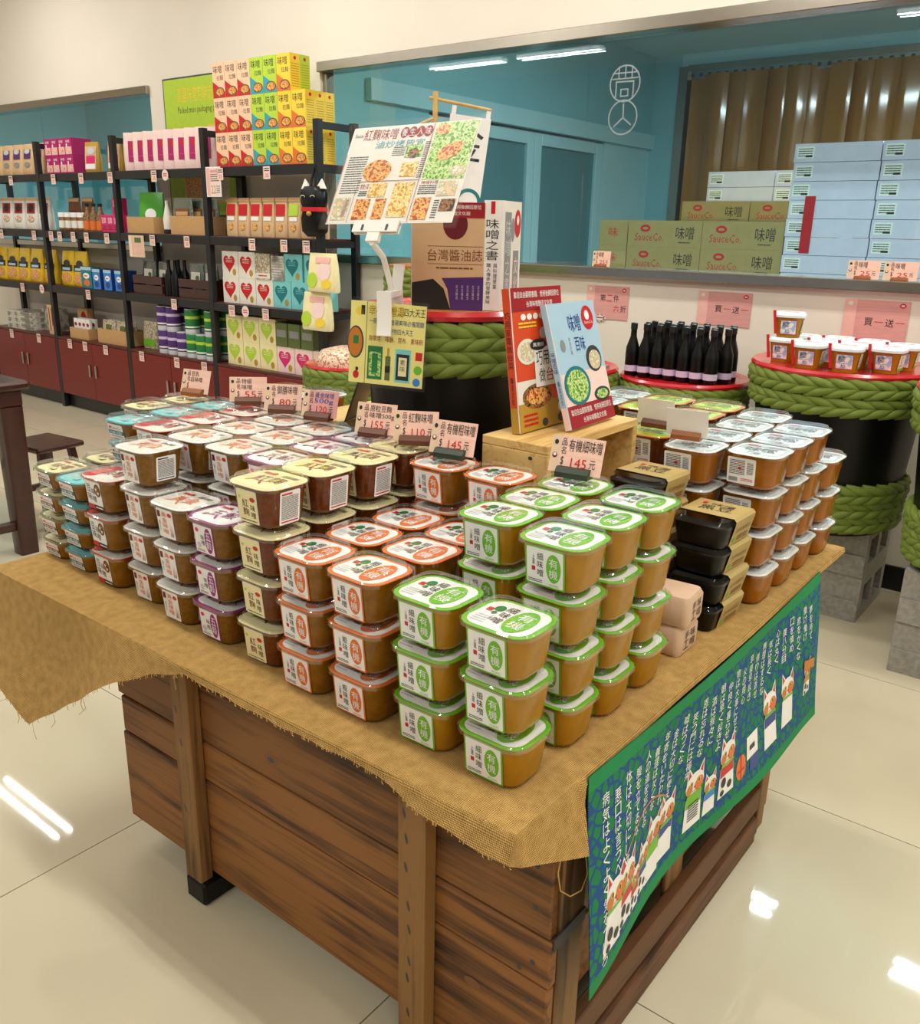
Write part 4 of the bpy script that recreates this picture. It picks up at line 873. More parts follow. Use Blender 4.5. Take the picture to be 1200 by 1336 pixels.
mb = MB(); mb.map = FRONT(0.12, -0.0003, Hh_ - 0.03); mb.ell(0, 0, 0.005, 0.004, 'dgrey', 0, 10); mb.ell(-0.04, 0.012, 0.0012, 0.0012, 'dgrey', 0, 6); mb.ell(-0.047, 0.012, 0.0012, 0.0012, 'dgrey', 0, 6); mb.obj('knot', pb)
# low pine board with a card at the barrel's other side
pc = thing('pine_plinth', 'low pine plinth beside the barrel with a card leaning on it', 'plinth', (-1.64, 1.60, TZ + 0.001))
m_ = MB(); m_.box(-0.07, 0.07, -0.08, 0.20, 0, 0.315, 'pine'); m_.obj('plinth_body', pc, bevel=0.002)
lc = thing('leaning_card', 'small framed card in clear sleeve leaning on the pine plinth', 'card', (-1.58, 1.58, TZ + 0.317), 0.4)
m_ = MB(); M_ = Matrix.Rotation(0.35, 4, 'Y') @ Matrix.Translation((0, 0, 0.055)); m_.boxm(M_, 0.003, 0.12, 0.11, 'dgrey'); m_.boxm(M_ @ Matrix.Translation((0.002, 0, 0)), 0.002, 0.11, 0.10, 'tan'); m_.obj('card_body', lc)

BAND1, BAND2 = '歡迎自由翻閱書籍．使用後歸回原位', '台灣味噌釀造文化館'
def book(name, loc, rot, w, h, t, lab, cover, spine, page='offwhite', extra=None):
    """cover faces local +X, spine towards local -Y, bottom edge at z = 0"""
    o = thing(name, lab, 'book', loc); o.rotation_euler = rot
    mb = MB(); mb.box(-t, 0, 0, w, 0, h, page); c = mb.obj('pages', o)
    mb = MB(); mb.box(0, 0.001, -0.001, w + 0.001, -0.0, h, 'white'); mb.map = RIGHT(0.001, 0, 0); cover(mb, w, h); mb.obj('cover', o)
    mb = MB(); mb.box(-t - 0.001, 0, -0.0018, -0.0002, 0, h, 'white'); mb.map = FRONT(-t - 0.001, -0.0018, 0); spine(mb, t + 0.001, h); mb.obj('spine', o)
    mb = MB(); mb.box(-t - 0.002, -t - 0.0003, -0.001, w + 0.001, 0, h, 'white'); mb.obj('back_cover', o)
    if extra: extra(o)
    return o
def band(mb, w, y0, y1, l=2):
    mb.rect(0, y0, w, y1, 'dred', l); hh = y1 - y0
    mb.text(BAND1, w * 0.05, y0 + hh * 0.56, w * 0.95, y0 + hh * 0.84, 'white', l + 1); mb.text(BAND2, w * 0.28, y0 + hh * 0.16, w * 0.80, y0 + hh * 0.42, 'white', l + 1)
def cov_soup(mb, w, h):
    mb.rect(0, 0, w, h, 'sky', 0); mb.rect(0, h * 0.18, w, h * 0.44, 'lpink', 1); mb.ell(w * 0.30, h * 0.33, w * 0.28, h * 0.16, 'dteal', 2); mb.ell(w * 0.30, h * 0.33, w * 0.23, h * 0.13, 'food_green', 3)
    mb.ell(w * 0.77, h * 0.52, w * 0.17, h * 0.11, 'dgrey', 2); mb.ell(w * 0.78, h * 0.51, w * 0.13, h * 0.08, 'food_pale', 3); mb.ell(w * 0.80, h * 0.22, w * 0.18, h * 0.06, 'dgrey', 2); mb.ell(w * 0.80, h * 0.22, w * 0.13, h * 0.04, 'food_green', 3)
    mb.text('味噌', w * 0.36, h * 0.76, w * 0.62, h * 0.90, 'navy', 2); mb.text('百味', w * 0.42, h * 0.60, w * 0.64, h * 0.72, 'navy', 2); mb.ell(w * 0.80, h * 0.86, w * 0.13, h * 0.10, 'red', 2); mb.ell(w * 0.79, h * 0.88, w * 0.05, h * 0.04, 'white', 3); mb.text('SauceCo.', w * 0.71, h * 0.81, w * 0.90, h * 0.835, 'white', 3)
    mb.ell(w * 0.16, h * 0.66, w * 0.05, h * 0.05, 'grey', 2); mb.vtext('家庭料理', w * 0.3, h * 0.58, w * 0.34, h * 0.72, 'grey', 2); band(mb, w, 0, h * 0.18)
def cov_home(mb, w, h):
    mb.rect(0, 0, w, h, 'vermilion', 0); mb.rect(0, 0, w, h * 0.2, 'gold', 1); mb.rect(0, h * 0.2, w * 0.4, h * 0.36, 'offwhite', 1); mb.ell(w * 0.38, h * 0.24, w * 0.3, h * 0.09, 'food_dark', 2); mb.ell(w * 0.38, h * 0.24, w * 0.22, h * 0.06, 'food_orange', 3)
    mb.ell(w * 0.24, h * 0.56, w * 0.2, h * 0.09, 'offwhite', 2); mb.ell(w * 0.24, h * 0.56, w * 0.15, h * 0.07, 'food_pale', 3); mb.rect(w * 0.36, h * 0.30, w * 0.96, h * 0.58, 'white', 4)
    mb.text('巧用家電', w * 0.39, h * 0.45, w * 0.93, h * 0.56, 'ink', 5); mb.text('做', w * 0.43, h * 0.33, w * 0.56, h * 0.43, 'ink', 5); mb.text('台', w * 0.58, h * 0.33, w * 0.73, h * 0.43, 'red', 5); mb.text('菜', w * 0.75, h * 0.33, w * 0.90, h * 0.43, 'ink', 5)
    mb.ell(w * 0.45, h * 0.60, w * 0.16, h * 0.04, 'ink', 6); mb.text('萬用鍋', w * 0.34, h * 0.585, w * 0.56, h * 0.615, 'white', 7); mb.rect(w * 0.5, h * 0.64, w * 0.85, h * 0.72, 'silver', 3, 0.01); mb.ell(w * 0.68, h * 0.73, w * 0.05, h * 0.02, 'silver', 3)
    for k in range(4): mb.ell(w * (0.2 + k * 0.12), h * 0.80, w * 0.05, h * 0.022, 'white', 3)
    mb.lines(w * 0.1, h * 0.72, w * 0.45, h * 0.77, 2, 'yellow', 3); mb.ell(w * 0.86, h * 0.13, w * 0.08, h * 0.04, 'white', 3); mb.ell(w * 0.84, h * 0.05, w * 0.07, h * 0.035, 'dgrey', 3); mb.ell(w * 0.5, h * 0.04, w * 0.06, h * 0.03, 'dgrey', 3); mb.lines(w * 0.08, h * 0.03, w * 0.36, h * 0.13, 3, 'red', 3)
    band(mb, w, h * 0.84, h)
def sp_txt(t, base, ink, second=None):
    def fn(mb, t_, h):
        mb.rect(0, 0, t_, h, base, 0); mb.vtext(t, t_ * 0.15, h * 0.45, t_ * 0.85, h * 0.45 + min(0.45 * h, t_ * 0.9 * len(t)), ink, 1)
        if second: mb.rect(0, 0, t_, h * 0.18, second, 1)
        mb.vtext('釀造文化', t_ * 0.3, h * 0.2, t_ * 0.7, h * 0.4, ink, 1)
    return fn
book('cook_book', (-0.925, 1.560, PZ + 0.0065), (0.0, -0.30, 0.03), 0.195, 0.262, 0.012, 'pale blue miso cookbook in clear wrap leaning on the orange book', cov_soup, sp_txt('味噌百味', 'sky', 'navy', 'lpink'))
book('cook_book', (-0.992, 1.470, PZ + 0.003), (0.0, -0.14, 0.0), 0.185, 0.290, 0.017, 'orange home appliance cookbook standing on the pine box', cov_home, sp_txt('巧用家電做台菜', 'vermilion', 'ink', 'gold'))
# books standing on the central barrel
def cov_soy(mb, w, h):
    mb.rect(0, 0, w, h, 'tan', 0); mb.text('台灣醬油誌', w * 0.22, h * 0.46, w * 0.98, h * 0.57, 'brown', 1); mb.lines(w * 0.34, h * 0.38, w * 0.85, h * 0.41, 1, 'brown', 1); mb.rect(w * 0.22, h * 0.595, w * 0.98, h * 0.60, 'brown', 1); mb.rect(w * 0.22, h * 0.43, w * 0.98, h * 0.435, 'brown', 1)
    mb.ell(w * 0.60, h * 0.80, w * 0.17, h * 0.14, 'maroon', 1); mb.poly([(0, 0), (w * 0.55, 0), (w * 0.45, h * 0.2), (w * 0.3, h * 0.29), (0, h * 0.25)], 'ink', 1); mb.poly([(w * 0.55, 0), (w, 0), (w, h * 0.32), (w * 0.42, h * 0.30), (w * 0.5, h * 0.2)], 'dpurple', 1)
    for k in range(5): mb.vtext('古法釀造', w * (0.62 + k * 0.075), h * 0.10, w * (0.65 + k * 0.075), h * 0.24, 'lilac', 2)
    band(mb, w, h * 0.86, h * 1.0, 2)
def cov_misob(mb, w, h):
    mb.rect(0, 0, w, h, 'offwhite', 0); mb.rect(w * 0.14, h * 0.05, w * 0.46, h * 0.9, 'grey', 1); mb.vtext('味噌之書', w * 0.18, h * 0.14, w * 0.42, h * 0.84, 'silver', 2); mb.rect(w * 0.60, h * 0.08, w * 0.9, h * 0.55, 'grey', 1); mb.vtext('文化', w * 0.65, h * 0.14, w * 0.85, h * 0.5, 'lpink', 2)
    mb.ell(w * 0.80, h * 0.80, w * 0.17, h * 0.13, 'red', 1); mb.ell(w * 0.80, h * 0.83, w * 0.06, h * 0.045, 'white', 2); mb.ell(w * 0.55, h * 0.74, w * 0.10, h * 0.11, 'grey', 1)
def sp_miso(mb, t, h):
    mb.rect(0, 0, t, h, 'white', 0); mb.rect(t * 0.38, h * 0.88, t * 0.62, h * 0.99, 'red', 1); mb.vtext('味噌之書', t * 0.14, h * 0.46, t * 0.86, h * 0.84, 'ink', 1); mb.vtext('職人傳承的發酵美味', t * 0.2, h * 0.06, t * 0.45, h * 0.44, 'ink', 1); mb.vtext('與料理提案', t * 0.6, h * 0.2, t * 0.82, h * 0.44, 'ink', 1)
o = book('soy_book', (-1.372, 1.566, BTOP + 0.0005), (0, 0, 0), 0.165, 0.232, 0.02, 'tan and purple soy sauce book standing on the black barrel', cov_soy, sp_txt('台灣醬油', 'offwhite', 'brown'))
o.rotation_euler = (0, 0, radians(-62)); 
o = book('miso_book', (-1.198, 1.668, BTOP + 0.0005), (0, 0, 0), 0.130, 0.238, 0.040, 'thick white miso book with bold black spine title on the barrel', cov_misob, sp_miso); o.rotation_euler = (0, 0, radians(16))
# ------------------------------------------------- clip stand with menu poster, and hanging card
cs = thing('clip_stand', 'white plastic clip stand gripping the red barrel rim', 'clip stand', (-1.317, 1.4386, BTOP), 0.486)
CSI = (Matrix.Translation((-1.317, 1.4386, BTOP)) @ Matrix.Rotation(0.486, 4, 'Z')).inverted()
PC = Vector((-1.278, 1.424, 1.605)); PXa = Vector((0.991, 0.129, 0.025)).normalized(); PYa = Vector((-0.087, 0.5, 0.862)).normalized(); PN = PXa.cross(PYa).normalized(); PYa = PN.cross(PXa)
PW, PH = 0.335, 0.25
bc_ = PC - PYa * (PH / 2) - PXa * 0.02
org = Vector(cs.location)
mb = MB(); q = CSI @ bc_; lx_, ly_ = CSI.to_3x3() @ PXa, CSI.to_3x3() @ PYa
mb.tube([(0, -0.01, 0.03), (0, -0.012, 0.06), tuple(Vector((0, -0.012, 0.06)).lerp(q, 0.5)), tuple(q - ly_ * 0.03)], 0.0065, 8, 'plastic_white'); mb.obj('arm', cs, smooth=50)
mb = MB(); M_ = frame(tuple(q), lx_, ly_); mb.boxm(M_ @ Matrix.Translation((0, 0.004, 0.004)), 0.11, 0.026, 0.004, 'plastic_white'); mb.boxm(M_ @ Matrix.Translation((0, 0.004, -0.004)), 0.11, 0.026, 0.004, 'plastic_white'); mb.boxm(M_ @ Matrix.Translation((0, -0.018, 0)), 0.03, 0.022, 0.010, 'plastic_white')
mb.boxm(M_ @ Matrix.Translation((-0.03, 0.0, 0.0065)), 0.004, 0.012, 0.003, 'dgrey'); mb.boxm(M_ @ Matrix.Translation((0.03, 0.0, 0.0065)), 0.004, 0.012, 0.003, 'dgrey'); mb.obj('grip_head', cs)
for s, nm in ((-1, 'jaw'), (1, 'jaw')):
    mb = MB(); yb = -0.064 if s < 0 else 0.034
    mb.loft([[(x, yb + 0.004 * s * y_ + (0.006 * s if z < -0.03 else 0), z) for x, y_ in ((-0.015, -1), (0.015, -1), (0.015, 1), (-0.015, 1))] for z in (-0.04, -0.015, 0.02, 0.05)], 'plastic_white'); mb.obj(nm, cs, smooth=30)
mb = MB(); mb.loft([[(x, 0.035 + 0.03 * (z / 0.1) ** 2 + 0.004 * y_, z) for x, y_ in ((-0.012, -1), (0.012, -1), (0.012, 1), (-0.012, 1))] for z in (0.015, 0.05, 0.08, 0.10)], 'plastic_white'); mb.obj('lever', cs, smooth=30)
mb = MB(); mb.box(-0.012, 0.012, -0.060, 0.034, 0.036, 0.048, 'plastic_white'); mb.obj('hinge', cs)

ps = thing('menu_poster', 'laminated recipe poster with food photos and Chinese headline held by the clip stand', 'poster', (0, 0, 0))
mb = MB(); M_ = frame(tuple(PC), PXa, PYa); mb.boxm(M_, PW - 0.026, PH - 0.024, 0.0008, 'white'); mb.map = M_ @ Matrix.Translation((0, 0, 0.0004)); w, h = PW - 0.03, PH - 0.028
X = lambda t: -w / 2 + w * t; Y = lambda t: -h / 2 + h * t
mb.rect(X(0), Y(0), X(1), Y(1), 'offwhite', 0); mb.text('紅麴味噌', X(0.10), Y(0.86), X(0.38), Y(0.98), 'dred', 1)
for k, ch in enumerate('養生入味'): mb.ell(X(0.435 + 0.063 * k), Y(0.925), w * 0.034, h * 0.058, 'dred', 1); mb.text(ch, X(0.413 + 0.063 * k), Y(0.885), X(0.457 + 0.063 * k), Y(0.965), 'white', 2)
mb.text('滷炒烤皆宜', X(0.22), Y(0.77), X(0.62), Y(0.85), 'teal', 1); mb.text('Sauce', X(0.02), Y(0.9), X(0.09), Y(0.94), 'dgrey', 1)
mb.rect(X(0.68), Y(0.42), X(1), Y(1), 'food_green', 1); mb.ell(X(0.83), Y(0.69), w * 0.125, h * 0.11, 'food_green', 2, 20, 0.5); mb.ell(X(0.84), Y(0.70), w * 0.10, h * 0.075, 'food_orange', 3, 20, 0.5); mb.ell(X(0.74), Y(0.93), w * 0.05, h * 0.06, 'food_orange', 2); mb.ell(X(0.94), Y(0.5), w * 0.06, h * 0.06, 'food_pale', 2)
mb.ell(X(0.30), Y(0.53), w * 0.13, h * 0.15, 'offwhite', 1); mb.ell(X(0.30), Y(0.53), w * 0.115, h * 0.12, 'food_orange', 2)
for a, b, c, d, m in ((0.49, 0.66, 0.62, 0.79, 'food_green'), (0.49, 0.46, 0.62, 0.61, 'food_yellow'), (0.28, 0.26, 0.42, 0.40, 'food_yellow'), (0.20, 0.03, 0.32, 0.24, 'food_orange'), (0.36, 0.03, 0.45, 0.24, 'food_orange'), (0.48, 0.05, 0.64, 0.40, 'food_yellow'), (0.68, 0.02, 0.80, 0.24, 'food_orange'), (0.83, 0.25, 0.97, 0.40, 'food_pale'), (0.88, 0.10, 0.99, 0.22, 'food_dark'), (0.02, 0.03, 0.15, 0.26, 'food_pale'), (0.10, 0.06, 0.14, 0.24, 'lpink')): mb.rect(X(a), Y(b), X(c), Y(d), m, 2)
mb.ell(X(0.555), Y(0.70), w * 0.045, h * 0.05, 'food_dark', 3); mb.lines(X(0.03), Y(0.30), X(0.19), Y(0.70), 16, 'dgrey', 1, 0.4); mb.lines(X(0.63), Y(0.44), X(0.67), Y(0.82), 18, 'dgrey', 1, 0.4, 2, 1); mb.lines(X(0.68), Y(0.27), X(0.82), Y(0.37), 5, 'dgrey', 2, 0.4, 3); mb.text('味噌料理', X(0.69), Y(0.375), X(0.82), Y(0.41), 'dred', 2)
mb.lines(X(0.83), Y(0.03), X(0.87), Y(0.22), 8, 'dgrey', 2, 0.4, 5, 1); mb.text('家常小菜', X(0.20), Y(0.34), X(0.27), Y(0.40), 'dred', 2); mb.lines(X(0.20), Y(0.27), X(0.27), Y(0.33), 3, 'dgrey', 2); mb.lines(X(0.38), Y(0.68), X(0.48), Y(0.78), 5, 'dgrey', 1, 0.4, 8)
for a, b, c, d in ((0.17, 0, 0.173, 0.42), (0.66, 0, 0.664, 1), (0.17, 0.42, 0.66, 0.425), (0.0, 0.0, 0.004, 0.72)): mb.rect(X(a), Y(b), X(c), Y(d), 'dred', 3)
mb.obj('sheet', ps)
mb = MB()
for s in (-1, 1): mb.boxm(M_ @ Matrix.Translation((0, 0, s * 0.0042 if s > 0 else -0.0006)), PW, PH, 0.0004, 'film_plastic')
mb.obj('lamination', ps)

hc = thing('recipe_card', 'pale yellow laminated soup card with bottles hanging from the red barrel rim', 'card', (0, 0, 0))
CC = Vector((-1.295, 1.398, 1.262)); M_ = frame(tuple(CC), (0.883, 0.466, -0.054), (0.04, 0.04, 0.998)); CW, CH = 0.176, 0.187
mb = MB(); w, h = CW - 0.012, CH - 0.014; mb.boxm(M_, w, h, 0.0008, 'white'); mb.map = M_ @ Matrix.Translation((0, 0, 0.0004)); mb.rect(-w / 2, -h / 2, w / 2, h / 2, 'card_yellow', 0)
X = lambda t: -w / 2 + w * t; Y = lambda t: -h / 2 + h * t
mb.text('幸福味噌湯', X(0.243), Y(0.845), X(0.706), Y(0.965), 'ink', 1); mb.text('幸福味噌湯', X(0.24), Y(0.85), X(0.70), Y(0.97), 'yellow', 2); mb.text('四大天王', X(0.71), Y(0.86), X(0.99), Y(0.96), 'ink', 1); mb.text('一碗幸福味噌湯美味必備關鍵', X(0.25), Y(0.74), X(0.98), Y(0.81), 'navy', 1); mb.text('搭配好物四大天王', X(0.42), Y(0.63), X(0.84), Y(0.70), 'navy', 1); mb.text('海帶芽．味醂．昆布．素味粉', X(0.25), Y(0.53), X(0.98), Y(0.60), 'dred', 1)
mb.rect(X(0.215), Y(0), X(0.222), Y(1), 'olive', 1); mb.ell(X(0.08), Y(0.50), w * 0.11, h * 0.20, 'dgrey', 1); mb.ell(X(0.075), Y(0.50), w * 0.095, h * 0.18, 'amber', 2); mb.rect(X(0.05), Y(0.48), X(0.12), Y(0.58), 'dgreen', 3)
mb.ell(X(0.12), Y(0.88), w * 0.05, h * 0.05, 'yellow', 1); mb.rect(X(0.14), Y(0.84), X(0.19), Y(0.95), 'ink', 1); mb.ell(X(0.10), Y(0.10), w * 0.04, h * 0.05, 'red', 1); mb.ell(X(0.11), Y(0.17), w * 0.02, h * 0.025, 'ink', 1)
mb.rect(X(0.25), Y(0.06), X(0.45), Y(0.47), 'dgreen', 1); mb.rect(X(0.27), Y(0.10), X(0.43), Y(0.40), 'food_green', 2); mb.rect(X(0.31), Y(0.14), X(0.39), Y(0.38), 'dgreen', 3); mb.rect(X(0.49), Y(0.06), X(0.56), Y(0.36), 'olive', 1); mb.rect(X(0.51), Y(0.36), X(0.54), Y(0.46), 'gold', 1); mb.rect(X(0.49), Y(0.16), X(0.56), Y(0.24), 'black', 2)
mb.rect(X(0.62), Y(0.05), X(0.83), Y(0.46), 'lteal', 1); mb.rect(X(0.64), Y(0.08), X(0.81), Y(0.40), 'ink', 2); mb.rect(X(0.67), Y(0.13), X(0.78), Y(0.36), 'cream', 3); mb.vtext('素味', X(0.69), Y(0.18), X(0.76), Y(0.34), 'olive', 4); mb.rect(X(0.89), Y(0.34), X(0.98), Y(0.44), 'red', 1); mb.ell(X(0.93), Y(0.22), w * 0.055, h * 0.055, 'green', 1); mb.ell(X(0.92), Y(0.07), w * 0.05, h * 0.05, 'blue', 1)
mb.obj('sheet', hc)
mb = MB(); mb.boxm(M_ @ Matrix.Translation((0, 0, 0.0032)), CW, CH, 0.0004, 'film_plastic'); mb.boxm(M_ @ Matrix.Translation((0, 0, -0.0007)), CW, CH, 0.0004, 'film_plastic'); mb.obj('lamination', hc)
# ------------------------------------------------- little bamboo banner stand
bs = thing('banner_stand', 'small bamboo stand with a white cloth banner and black brush character', 'banner', (-1.42, 1.70, BTOP))
mb = MB(); mb.tube([(0, 0, 0), (0, 0, 0.475)], 0.006, 8, 'bamboo'); mb.obj('pole', bs, smooth=50)
mb = MB(); mb.tube([(-0.012, -0.008, 0.462), (0.105, 0.075, 0.437)], 0.0035, 8, 'bamboo'); mb.tube([(0.0, 0.0, 0.42), (-0.04, -0.026, 0.40)], 0.0035, 8, 'bamboo'); mb.obj('crossbar', bs, smooth=50)
mb = MB(); mb.lathe([(0.045, 0), (0.045, 0.012), (0.03, 0.016)], 20, 'bamboo'); mb.obj('base', bs, smooth=40)
mb = MB(); M_ = frame((0.052, 0.036, 0.27), (0.80, 0.57, -0.12), (0, 0, 1)); mb.boxm(M_ @ Matrix.Translation((0, 0.02, 0)), 0.095, 0.27, 0.0012, 'white'); mb.map = M_ @ Matrix.Translation((0, 0, 0.0006)); mb.text('金', -0.038, 0.06, 0.036, 0.145, 'black', 0); ring(mb, 0.02, -0.03, 0.03, 0.008, 'dteal', 0); ring(mb, -0.02, -0.075, 0.025, 0.007, 'dteal', 1); ring(mb, 0.03, -0.1, 0.02, 0.006, 'grey', 0)
for s in (-0.04, 0.04): mb.boxm(M_ @ Matrix.Translation((s, 0.162, 0)), 0.01, 0.022, 0.002, 'white')
mb.obj('banner_cloth', bs)

# ================================================================ WALL SHELVING
YS, YD = 3.75, 0.33
PXS = [-8.30, -7.20, -6.13, -5.08, -4.02]
SZ = [1.845, 1.425, 1.0, 0.59]
sh = thing('display_shelf', 'long black metal shelving with dark red boards along the back wall', 'shelf', (-6.2, YS, 0))
def sbox(nm, x0, x1, y0, y1, z0, z1, m, par=None, bevel=0.002):
    mb = MB(); mb.box(x0 + 6.2, x1 + 6.2, y0 - YS, y1 - YS, z0, z1, m); return mb.obj(nm, par or sh, bevel=bevel)
for x in PXS:
    sbox('post', x - 0.022, x + 0.022, YS, YS + 0.04, 0, 2.08, 'black_metal'); sbox('post', x - 0.022, x + 0.022, YS + YD - 0.04, YS + YD, 0, 2.08, 'black_metal')
    for z in SZ[:3] + [2.08]: sbox('side_rail', x - 0.015, x + 0.015, YS + 0.041, YS + YD - 0.041, z - 0.05, z - 0.012, 'black_metal')
for a, b in zip(PXS, PXS[1:]):
    for z in SZ[:3]:
        sbox('shelf_rail', a + 0.023, b - 0.023, YS + 0.002, YS + 0.026, z - 0.058, z - 0.003, 'black_metal'); sbox('shelf_board', a + 0.024, b - 0.024, YS + 0.027, YS + YD - 0.005, z - 0.018, z, 'shelf_board')
# cabinets below
ordw = ['under the noodle bags', 'under the boxed snacks', 'under the purple and green cans', 'under the lime heart boxes']
for (a, b), wd in zip(zip(PXS, PXS[1:]), ordw):
    c = thing('base_cabinet', 'dark red two-door cabinet ' + wd, 'cabinet', ((a + b) / 2, YS, 0), 0, 'cabinets under the wall shelves'); w = (b - a) / 2 - 0.024
    mb = MB(); mb.box(-w, w, 0.02, YD, 0.13, 0.57, 'cabinet_red'); mb.box(-w, w, 0.0, YD, 0.572, 0.59, 'shelf_board'); mb.box(-w, w, 0.05, YD, 0.0, 0.13, 'black_metal'); mb.obj('body', c)
    for s in (-1, 1):
        mb = MB(); x0, x1 = (0.002, w - 0.002) if s > 0 else (-w + 0.002, -0.002); mb.box(x0, x1, 0.0, 0.0195, 0.12, 0.568, 'cabinet_red'); d = mb.obj('door', c, bevel=0.002)
        mb = MB(); mb.box(s * 0.045 - 0.011, s * 0.045 + 0.011, -0.014, 0.0, 0.30, 0.40, 'steel'); mb.obj('handle', d, bevel=0.003)

# ------------------------------------------------- product builders (base centre at the origin, front towards -Y)
def dep(t): return max(0.0, 1 - t) ** 0.6
def pouch(w, h, d, base, prints, top=None):
    mb = MB(); secs = []
    for t in (0, 0.04, 0.2, 0.45, 0.7, 0.88, 0.93, 1.0):
        ww = w * (0.92 + 0.08 * sin(pi * min(1, t + 0.1))); dd = max(0.003, d * dep(t) * (0.85 if t < 0.02 else 1)); secs.append(rr(ww, dd, min(0.03, dd * 0.48), t * h, 3))
    mb.loft(secs, base)
    def surf(u, v, e): t = min(0.99, max(0, v / h)); return Vector((u, -max(0.0015, d * dep(t) / 2) - 0.002 - e * 3, v))
    mb.map = surf
    for p in prints:
        k, x0, y0, x1, y1, m = p[:6]; l = p[6] if len(p) > 6 else 0
        if k == 'r':
            n = 4
            for i in range(n): a = y0 + (y1 - y0) * i / n; b = y0 + (y1 - y0) * (i + 1) / n; mb.rect(x0 * w, a * h, x1 * w, b * h, m, l)
        elif k == 'e': mb.ell((x0 + x1) / 2 * w, (y0 + y1) / 2 * h, (x1 - x0) / 2 * w, (y1 - y0) / 2 * h, m, l, 14)
        else: mb.text(k[1:], x0 * w, y0 * h, x1 * w, y1 * h, m, l)
    return [('bag', mb.mesh('bag', smooth=50))]
def carton(w, h, d, base, fn, side=None):
    mb = MB(); mb.box(-w / 2, w / 2, -d / 2, d / 2, 0, h, base); mb.map = FRONT(-w / 2, -d / 2, 0); fn(mb, w, h)
    if side: mb.map = RIGHT(w / 2, -d / 2, 0); side(mb, d, h)
    return [('box', mb.mesh('box'))]
def cyl(r, h, base, bands, cap='silver'):
    mb = MB(); mb.lathe([(r * 0.96, 0), (r, 0.004), (r, h - 0.006), (r * 0.95, h)], 18, base)
    for z0, z1, m in bands: mb.lathe([(r + 0.0006, z0), (r + 0.0006, z1)], 18, m, cap0=False, cap1=False)
    mb.lathe([(r * 0.97, h - 0.004), (r * 0.97, h + 0.003), (r * 0.9, h + 0.003)], 18, cap, cap0=False); return [('can', mb.mesh('can', smooth=40))]
def rowx(x0, x1, n, y, z, rz=0, jit=0.0, dz=0):
    rg = random.Random(int(abs(x0) * 100) + n)
    return [(x0 + (x1 - x0) * (i / (n - 1) if n > 1 else 0), y + rg.uniform(-jit, jit), z, rz + rg.uniform(-jit, jit) * 4) for i in range(n)]
YP = YS + 0.11            # usual product depth line
E_ = 0.0006
# --- top shelf
z = SZ[0] + E_
spread('snack_pouch', pouch(0.17, 0.235, 0.07, 'tan', [('r', -0.3, 0.52, 0.32, 0.82, 'dpurple'), ('e', -0.25, 0.68, 0.28, 0.84, 'silver', 1), ('e', -0.26, 0.24, 0.28, 0.42, 'grey')]), 'kraft pouch with purple print on the top shelf', 'pouch', 'kraft pouches on the top shelf', rowx(-8.18, -7.32, 6, YP, z))
def fn_mag(mb, w, h):
    mb.rect(0, 0, w, h, 'magenta', 0)
    for i in range(2): mb.rect(w * (0.04 + 0.49 * i), h * 0.08, w * (0.47 + 0.49 * i), h * 0.5, 'pink', 1); mb.text('味噌', w * (0.1 + 0.49 * i), h * 0.72, w * (0.36 + 0.49 * i), h * 0.88, 'white', 1); mb.ell(w * (0.25 + 0.49 * i), h * 0.24, w * 0.12, h * 0.12, 'bean_pink', 2); mb.rect(w * (0.1 + 0.49 * i), h * 0.5, w * (0.18 + 0.49 * i), h * 0.68, 'white', 1)
mg = carton(0.20, 0.125, 0.16, 'magenta', fn_mag)
for k in range(2):
    for i in range(2): spread('magenta_box', mg, 'magenta snack box, %s layer, %s' % (['lower', 'upper'][k], ['by the shelf post', 'beside the gold pouches'][i]), 'box', 'magenta boxes on the top shelf', [(-7.05 + 0.205 * i, YP + 0.03, z + 0.1255 * k, 0)])
spread('gold_pouch', pouch(0.16, 0.215, 0.06, 'gold', [('r', -0.38, 0.1, 0.38, 0.86, 'tan'), ('r', -0.3, 0.3, 0.3, 0.55, 'hotpink', 1), ('e', -0.22, 0.58, 0.28, 0.82, 'silver', 2), ('r', -0.34, 0.12, 0.3, 0.28, 'white', 1)]), 'gold foil pouch with pink label', 'pouch', 'gold pouches on the top shelf', rowx(-6.55, -6.24, 2, YP, z, 0.15))
pinkp = pouch(0.155, 0.255, 0.045, 'lpink', [('r', -0.22, 0.24, 0.26, 0.78, 'magenta'), ('e', -0.12, 0.56, 0.16, 0.76, 'red', 1), ('r', -0.16, 0.36, 0.18, 0.4, 'hotpink', 1)])
spread('pink_pouch', pinkp, 'pale pink pouch with magenta window on the top shelf', 'pouch', 'pink pouches on the top shelf', [(-6.01 + 0.119 * i, YP, z, 0.5) for i in range(8)] + [(-4.955, YP, z, 0.05)])
def fn_pack(c, tri):
    def f(mb, w, h):
        mb.rect(0, 0, w, h, c, 0); mb.poly([(0, 0), (w, 0), (w, h * 0.16), (0, h * 0.48)], tri, 1); mb.ell(w * 0.58, h * 0.17, w * 0.38, h * 0.14, 'food_dark', 2); mb.ell(w * 0.58, h * 0.17, w * 0.3, h * 0.10, 'food_orange', 3)
        mb.text('味噌', w * 0.1, h * 0.70, w * 0.8, h * 0.92, 'ink', 1); mb.text('拉麵', w * 0.36, h * 0.50, w * 0.88, h * 0.64, 'dgrey', 1)
    return f
def sd_pack(c):
    def f(mb, w, h): mb.rect(0, 0, w, h, c, 0); mb.ell(w * 0.5, h * 0.88, w * 0.14, h * 0.05, 'red', 1); mb.lines(w * 0.12, h * 0.1, w * 0.88, h * 0.76, 10, 'gold', 1, 0.35)
    return f
